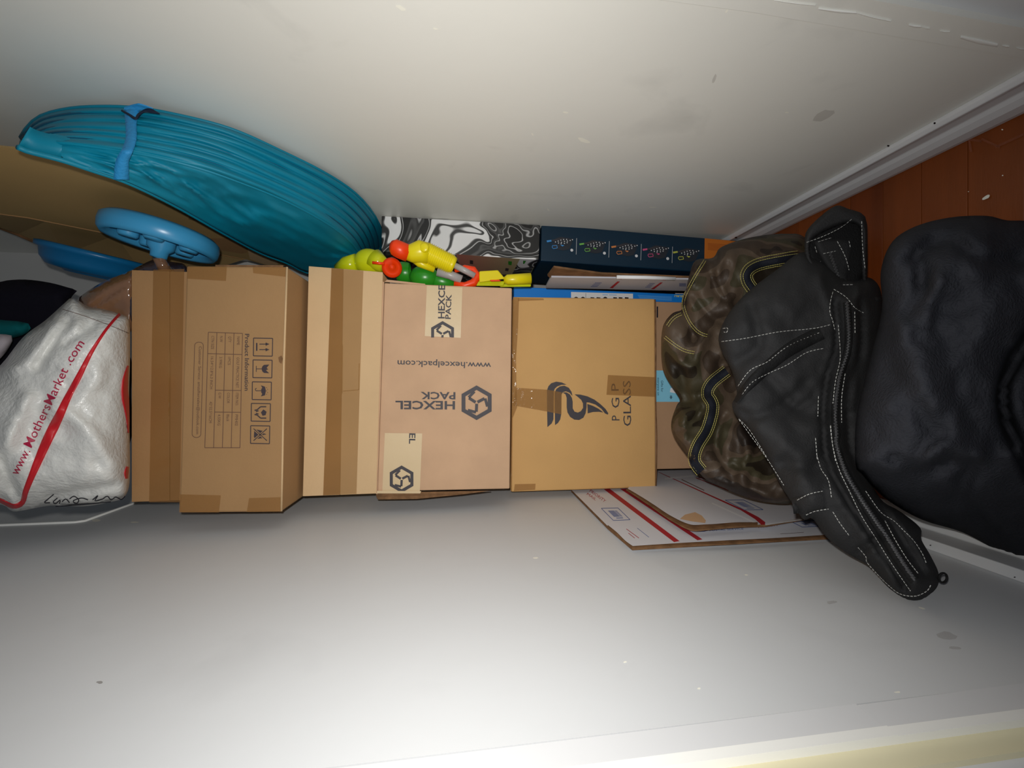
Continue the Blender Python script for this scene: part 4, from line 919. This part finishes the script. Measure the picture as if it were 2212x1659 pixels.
# ------------------------------------------------------------------ black stitched duffel
t = thing('black_duffel_bag', 'slumped black canvas bag with white stitching and a long zipper', 'bag', (0, .5, 0))
dy = lambda x, y: .575 - .00021 * (y - 450) - .00006 * (x - 1600)
Z1 = lambda p: (1380 + p[0] / 2.659, 420 + p[1] / 2.659)
Z8 = lambda p: (1500 + p[0] / 3.107, 900 + p[1] / 3.107)
zip_path = [Z1((1195, 620)), Z1((1205, 760)), Z1((1198, 900)), Z1((1150, 1060)), Z1((1128, 1250)), Z1((1135, 1380)), Z8((950, 180)), Z8((1010, 360)), Z8((1100, 520)), Z8((1180, 640)), Z8((1300, 820)), Z8((1400, 980)), Z8((1480, 1100))]
band = [(1775, 718), (1705, 755), (1650, 800), (1610, 840), (1590, 868)]
DF = [(zip_path, 14, .014), ([(1620, 660), (1640, 740), (1600, 780)], 14, -.010), ([(1660, 820), (1720, 880), (1780, 900)], 16, -.010), ([(1690, 1000), (1760, 1010), (1790, 960)], 16, -.010), ([(1860, 1190), (1900, 1160)], 10, -.008), ([(1600, 700), (1700, 720)], 18, .008), (offset(zip_path, 26), 7, -.012), (offset(zip_path, -28), 8, -.010), (band, 16, .005), ([(1600, 640), (1680, 660), (1760, 640)], 40, .010), ([(1590, 880), (1625, 900), (1680, 880), (1740, 830)], 12, -.008),
      ([(1640, 930), (1720, 980), (1740, 1060)], 26, .010), ([(1700, 900), (1760, 860)], 14, -.006), ([(1770, 600), (1800, 700), (1790, 800)], 10, .006), ([(1850, 620), (1850, 760), (1835, 880)], 10, .010), ([(1800, 1060), (1870, 1160), (1930, 1250)], 16, .008), ([(1900, 1080), (1960, 1160), (2000, 1230)], 10, .008)]
_, ds = soft('body', [(1552, 735), (1560, 702), (1585, 662), (1625, 622), (1675, 585), (1730, 545), (1775, 560), (1830, 600), (1880, 600), (1905, 640), (1905, 760), (1880, 900), (1870, 1000), (1900, 1075), (1945, 1105), (1988, 1140), (1990, 1165), (2010, 1200), (2028, 1240), (2022, 1272), (1990, 1300), (1955, 1297), (1915, 1265), (1880, 1225), (1830, 1195), (1785, 1160), (1755, 1120), (1736, 1123), (1712, 1088), (1685, 1045), (1655, 985), (1615, 925), (1590, 898), (1581, 872), (1592, 850), (1580, 800), (1562, 765)], dy, .05, .035, 'black_canvas', t, R=70, step=7, folds=DF, nz=(.0055, 60), tex=11)
ribbon('pocket_band', band, [15, 15, 13, 12, 6], ds, 'black_band', t, .0055, .0016, 6)
sz = ribbon('zipper_tape', zip_path, [9, 9, 9, 9, 9, 9, 10, 14, 16, 12], ds, 'black_band', t, .0028, .0008, 6)
teeth('zipper_teeth', [zip_path], ds, 'metal_dark', t, 3.2)
# end tab with seam at the far end of the pocket, and tip loop
ribbon('side_tab', [Z8((660, 600)), Z8((770, 585)), Z8((870, 560))], [17, 19, 19], ds, 'black_canvas', t, .002, .003, 6)
v, f = tube_geo([toward(ds(2024, 1238), .004), toward(ds(2020, 1238), .004) + Vector((-.004, 0, -.004))], .001, 6)
ring = []
cr_ = at(2037, 1248, ds(2022, 1245).y)
for k in range(17): th = 2 * math.pi * k / 16; ring.append(cr_ + Vector((math.cos(th) * .0052, 0, math.sin(th) * .0052)))
tube('loop', ring, .0011, 'black_band', t, 8, cap=False)
# upper handle end: raised open flap with folded end inside
dl = lambda x, y: .535 - .0001 * (x - 1740)
_, dls0 = soft('end_hollow_shade', [(1738, 520), (1745, 495), (1775, 465), (1805, 445), (1830, 452), (1868, 468), (1873, 530), (1872, 590), (1862, 600), (1880, 618), (1900, 640), (1870, 650), (1830, 640), (1795, 612), (1765, 585), (1742, 560)], dl, .012, .03, 'black_band', t, R=14, step=6)  # darker body puts the shade inside the open loop into its colour
_, dls = soft('end_flap', [(1738, 520), (1745, 495), (1775, 465), (1806, 444), (1832, 451), (1869, 468), (1874, 530), (1873, 600), (1864, 606), (1858, 560), (1860, 500), (1838, 482), (1800, 492), (1762, 512), (1750, 530), (1754, 560), (1772, 580), (1800, 603), (1845, 606), (1880, 624), (1905, 650), (1870, 668), (1830, 655), (1790, 622), (1760, 590), (1741, 560)], lambda x, y: dl(x, y) - .012, .020, .006, 'black_canvas', t, R=11, step=4, smoothn=3)
_, dlp = soft('end_pocket', [(1755, 525), (1762, 515), (1800, 510), (1835, 512), (1848, 530), (1845, 560), (1838, 600), (1842, 625), (1815, 615), (1790, 590), (1770, 560)], lambda x, y: .532, .022, .012, 'black_canvas', t, R=16, step=6)
stitch('stitching', [[Z1(p) for p in q_] for q_ in [
    [(965, 275), (1060, 240), (1160, 190), (1225, 140)], [(1280, 155), (1285, 300), (1300, 430)], [(1150, 520), (1290, 520), (1330, 550), (1360, 575)]]], dls, 'thread_white', t, 5, 3, .00045, .0016)
stitch('stitching', [[Z1(p) for p in q_] for q_ in [[(1030, 272), (1120, 247), (1195, 250), (1216, 310)], [(1012, 300), (1040, 380), (1080, 430)], [(1140, 270), (1190, 370), (1222, 500)], [(1060, 340), (1130, 325)]]], dlp, 'thread_white', t, 5, 3, .00045, .0012)
teeth('zipper_teeth', [[Z1((1100, 340)), Z1((1125, 410)), Z1((1155, 500))]], dlp, 'metal_dark', t, 3.2)
W1 = [[(1115, 560), (1100, 620), (1098, 680), (1112, 720), (1125, 775)], [(1145, 750), (1155, 870), (1155, 960), (1130, 1070), (1115, 1200)], [(1120, 545), (1190, 590), (1240, 650), (1290, 680)], [(1240, 675), (1242, 800)],
      [(475, 845), (620, 825), (800, 790), (1000, 770), (1100, 748)], [(1035, 795), (860, 870), (740, 960), (640, 1010), (570, 1100)], [(1058, 885), (960, 910), (850, 980), (740, 1030), (650, 1080), (590, 1155)], [(575, 1290), (640, 1360), (735, 1510)],
      [(1032, 1160), (1028, 1275)], [(1185, 1030), (1165, 1170), (1165, 1310)], [(1100, 1330), (1110, 1420), (1130, 1530)], [(1015, 1400), (1025, 1530)], [(483, 770), (510, 768), (505, 792), (488, 790)]]
W8 = [[(300, 20), (380, 130), (480, 270), (600, 460)], [(690, 560), (770, 520), (860, 500)], [(750, 660), (810, 635), (900, 620)], [(820, 250), (850, 350), (900, 430), (920, 540)], [(930, 640), (980, 720), (1040, 800)], [(1100, 880), (1150, 940), (1160, 980), (1230, 1060), (1300, 1130), (1380, 1190), (1480, 1205), (1560, 1170), (1590, 1120)],
      [(915, 60), (930, 200), (970, 350), (1050, 520), (1130, 680), (1220, 820), (1300, 950), (1380, 1070), (1450, 1170)], [(1150, 500), (1250, 640), (1340, 700), (1400, 760), (1470, 830), (1530, 920), (1555, 980)], [(1280, 700), (1350, 830), (1430, 960), (1500, 1050)]]
stitch('stitching', [[Z1(p) for p in q_] for q_ in W1] + [[Z8(p) for p in q_] for q_ in W8], ds, 'thread_white', t, 5, 3, .0004, .0062)

# ------------------------------------------------------------------ plain black bag in front
t = thing('black_duffel_bag', 'large plain black padded bag, nearest to the closet opening', 'bag', (0, .37, 0))
soft('body', [(1848, 1002), (1850, 900), (1876, 790), (1905, 670), (1902, 590), (1925, 525), (1975, 490), (2050, 470), (2130, 466), (2175, 476), (2230, 478), (2400, 500), (2520, 800), (2420, 1260), (2240, 1222), (2160, 1192), (2080, 1150), (1990, 1122), (1910, 1075), (1860, 1020)], lambda x, y: .375 - .00004 * (x - 1850) + .07 * min(1, max(0, (y - 985) / 200)) ** .8, .075, .03, 'black_deep', t, R=170, step=12,
     folds=[([(2240, 700), (2172, 820), (2175, 910), (2230, 1030)], 13, -.05), ([(1850, 990), (1930, 1008), (1990, 1000), (2050, 960), (2110, 985)], 16, .012), ([(1960, 560), (2040, 520), (2130, 560), (2212, 560)], 16, -.010), ([(1980, 560), (1990, 620), (1960, 680)], 16, -.012), ([(1950, 700), (1980, 800), (2050, 900)], 34, .012), ([(2030, 600), (2010, 660), (2000, 720)], 12, .008), ([(1930, 990), (1990, 1010), (2060, 1000)], 14, -.012), ([(2100, 1000), (2080, 1080), (2140, 1150)], 20, -.010)], nz=(.010, 90), tex=21)
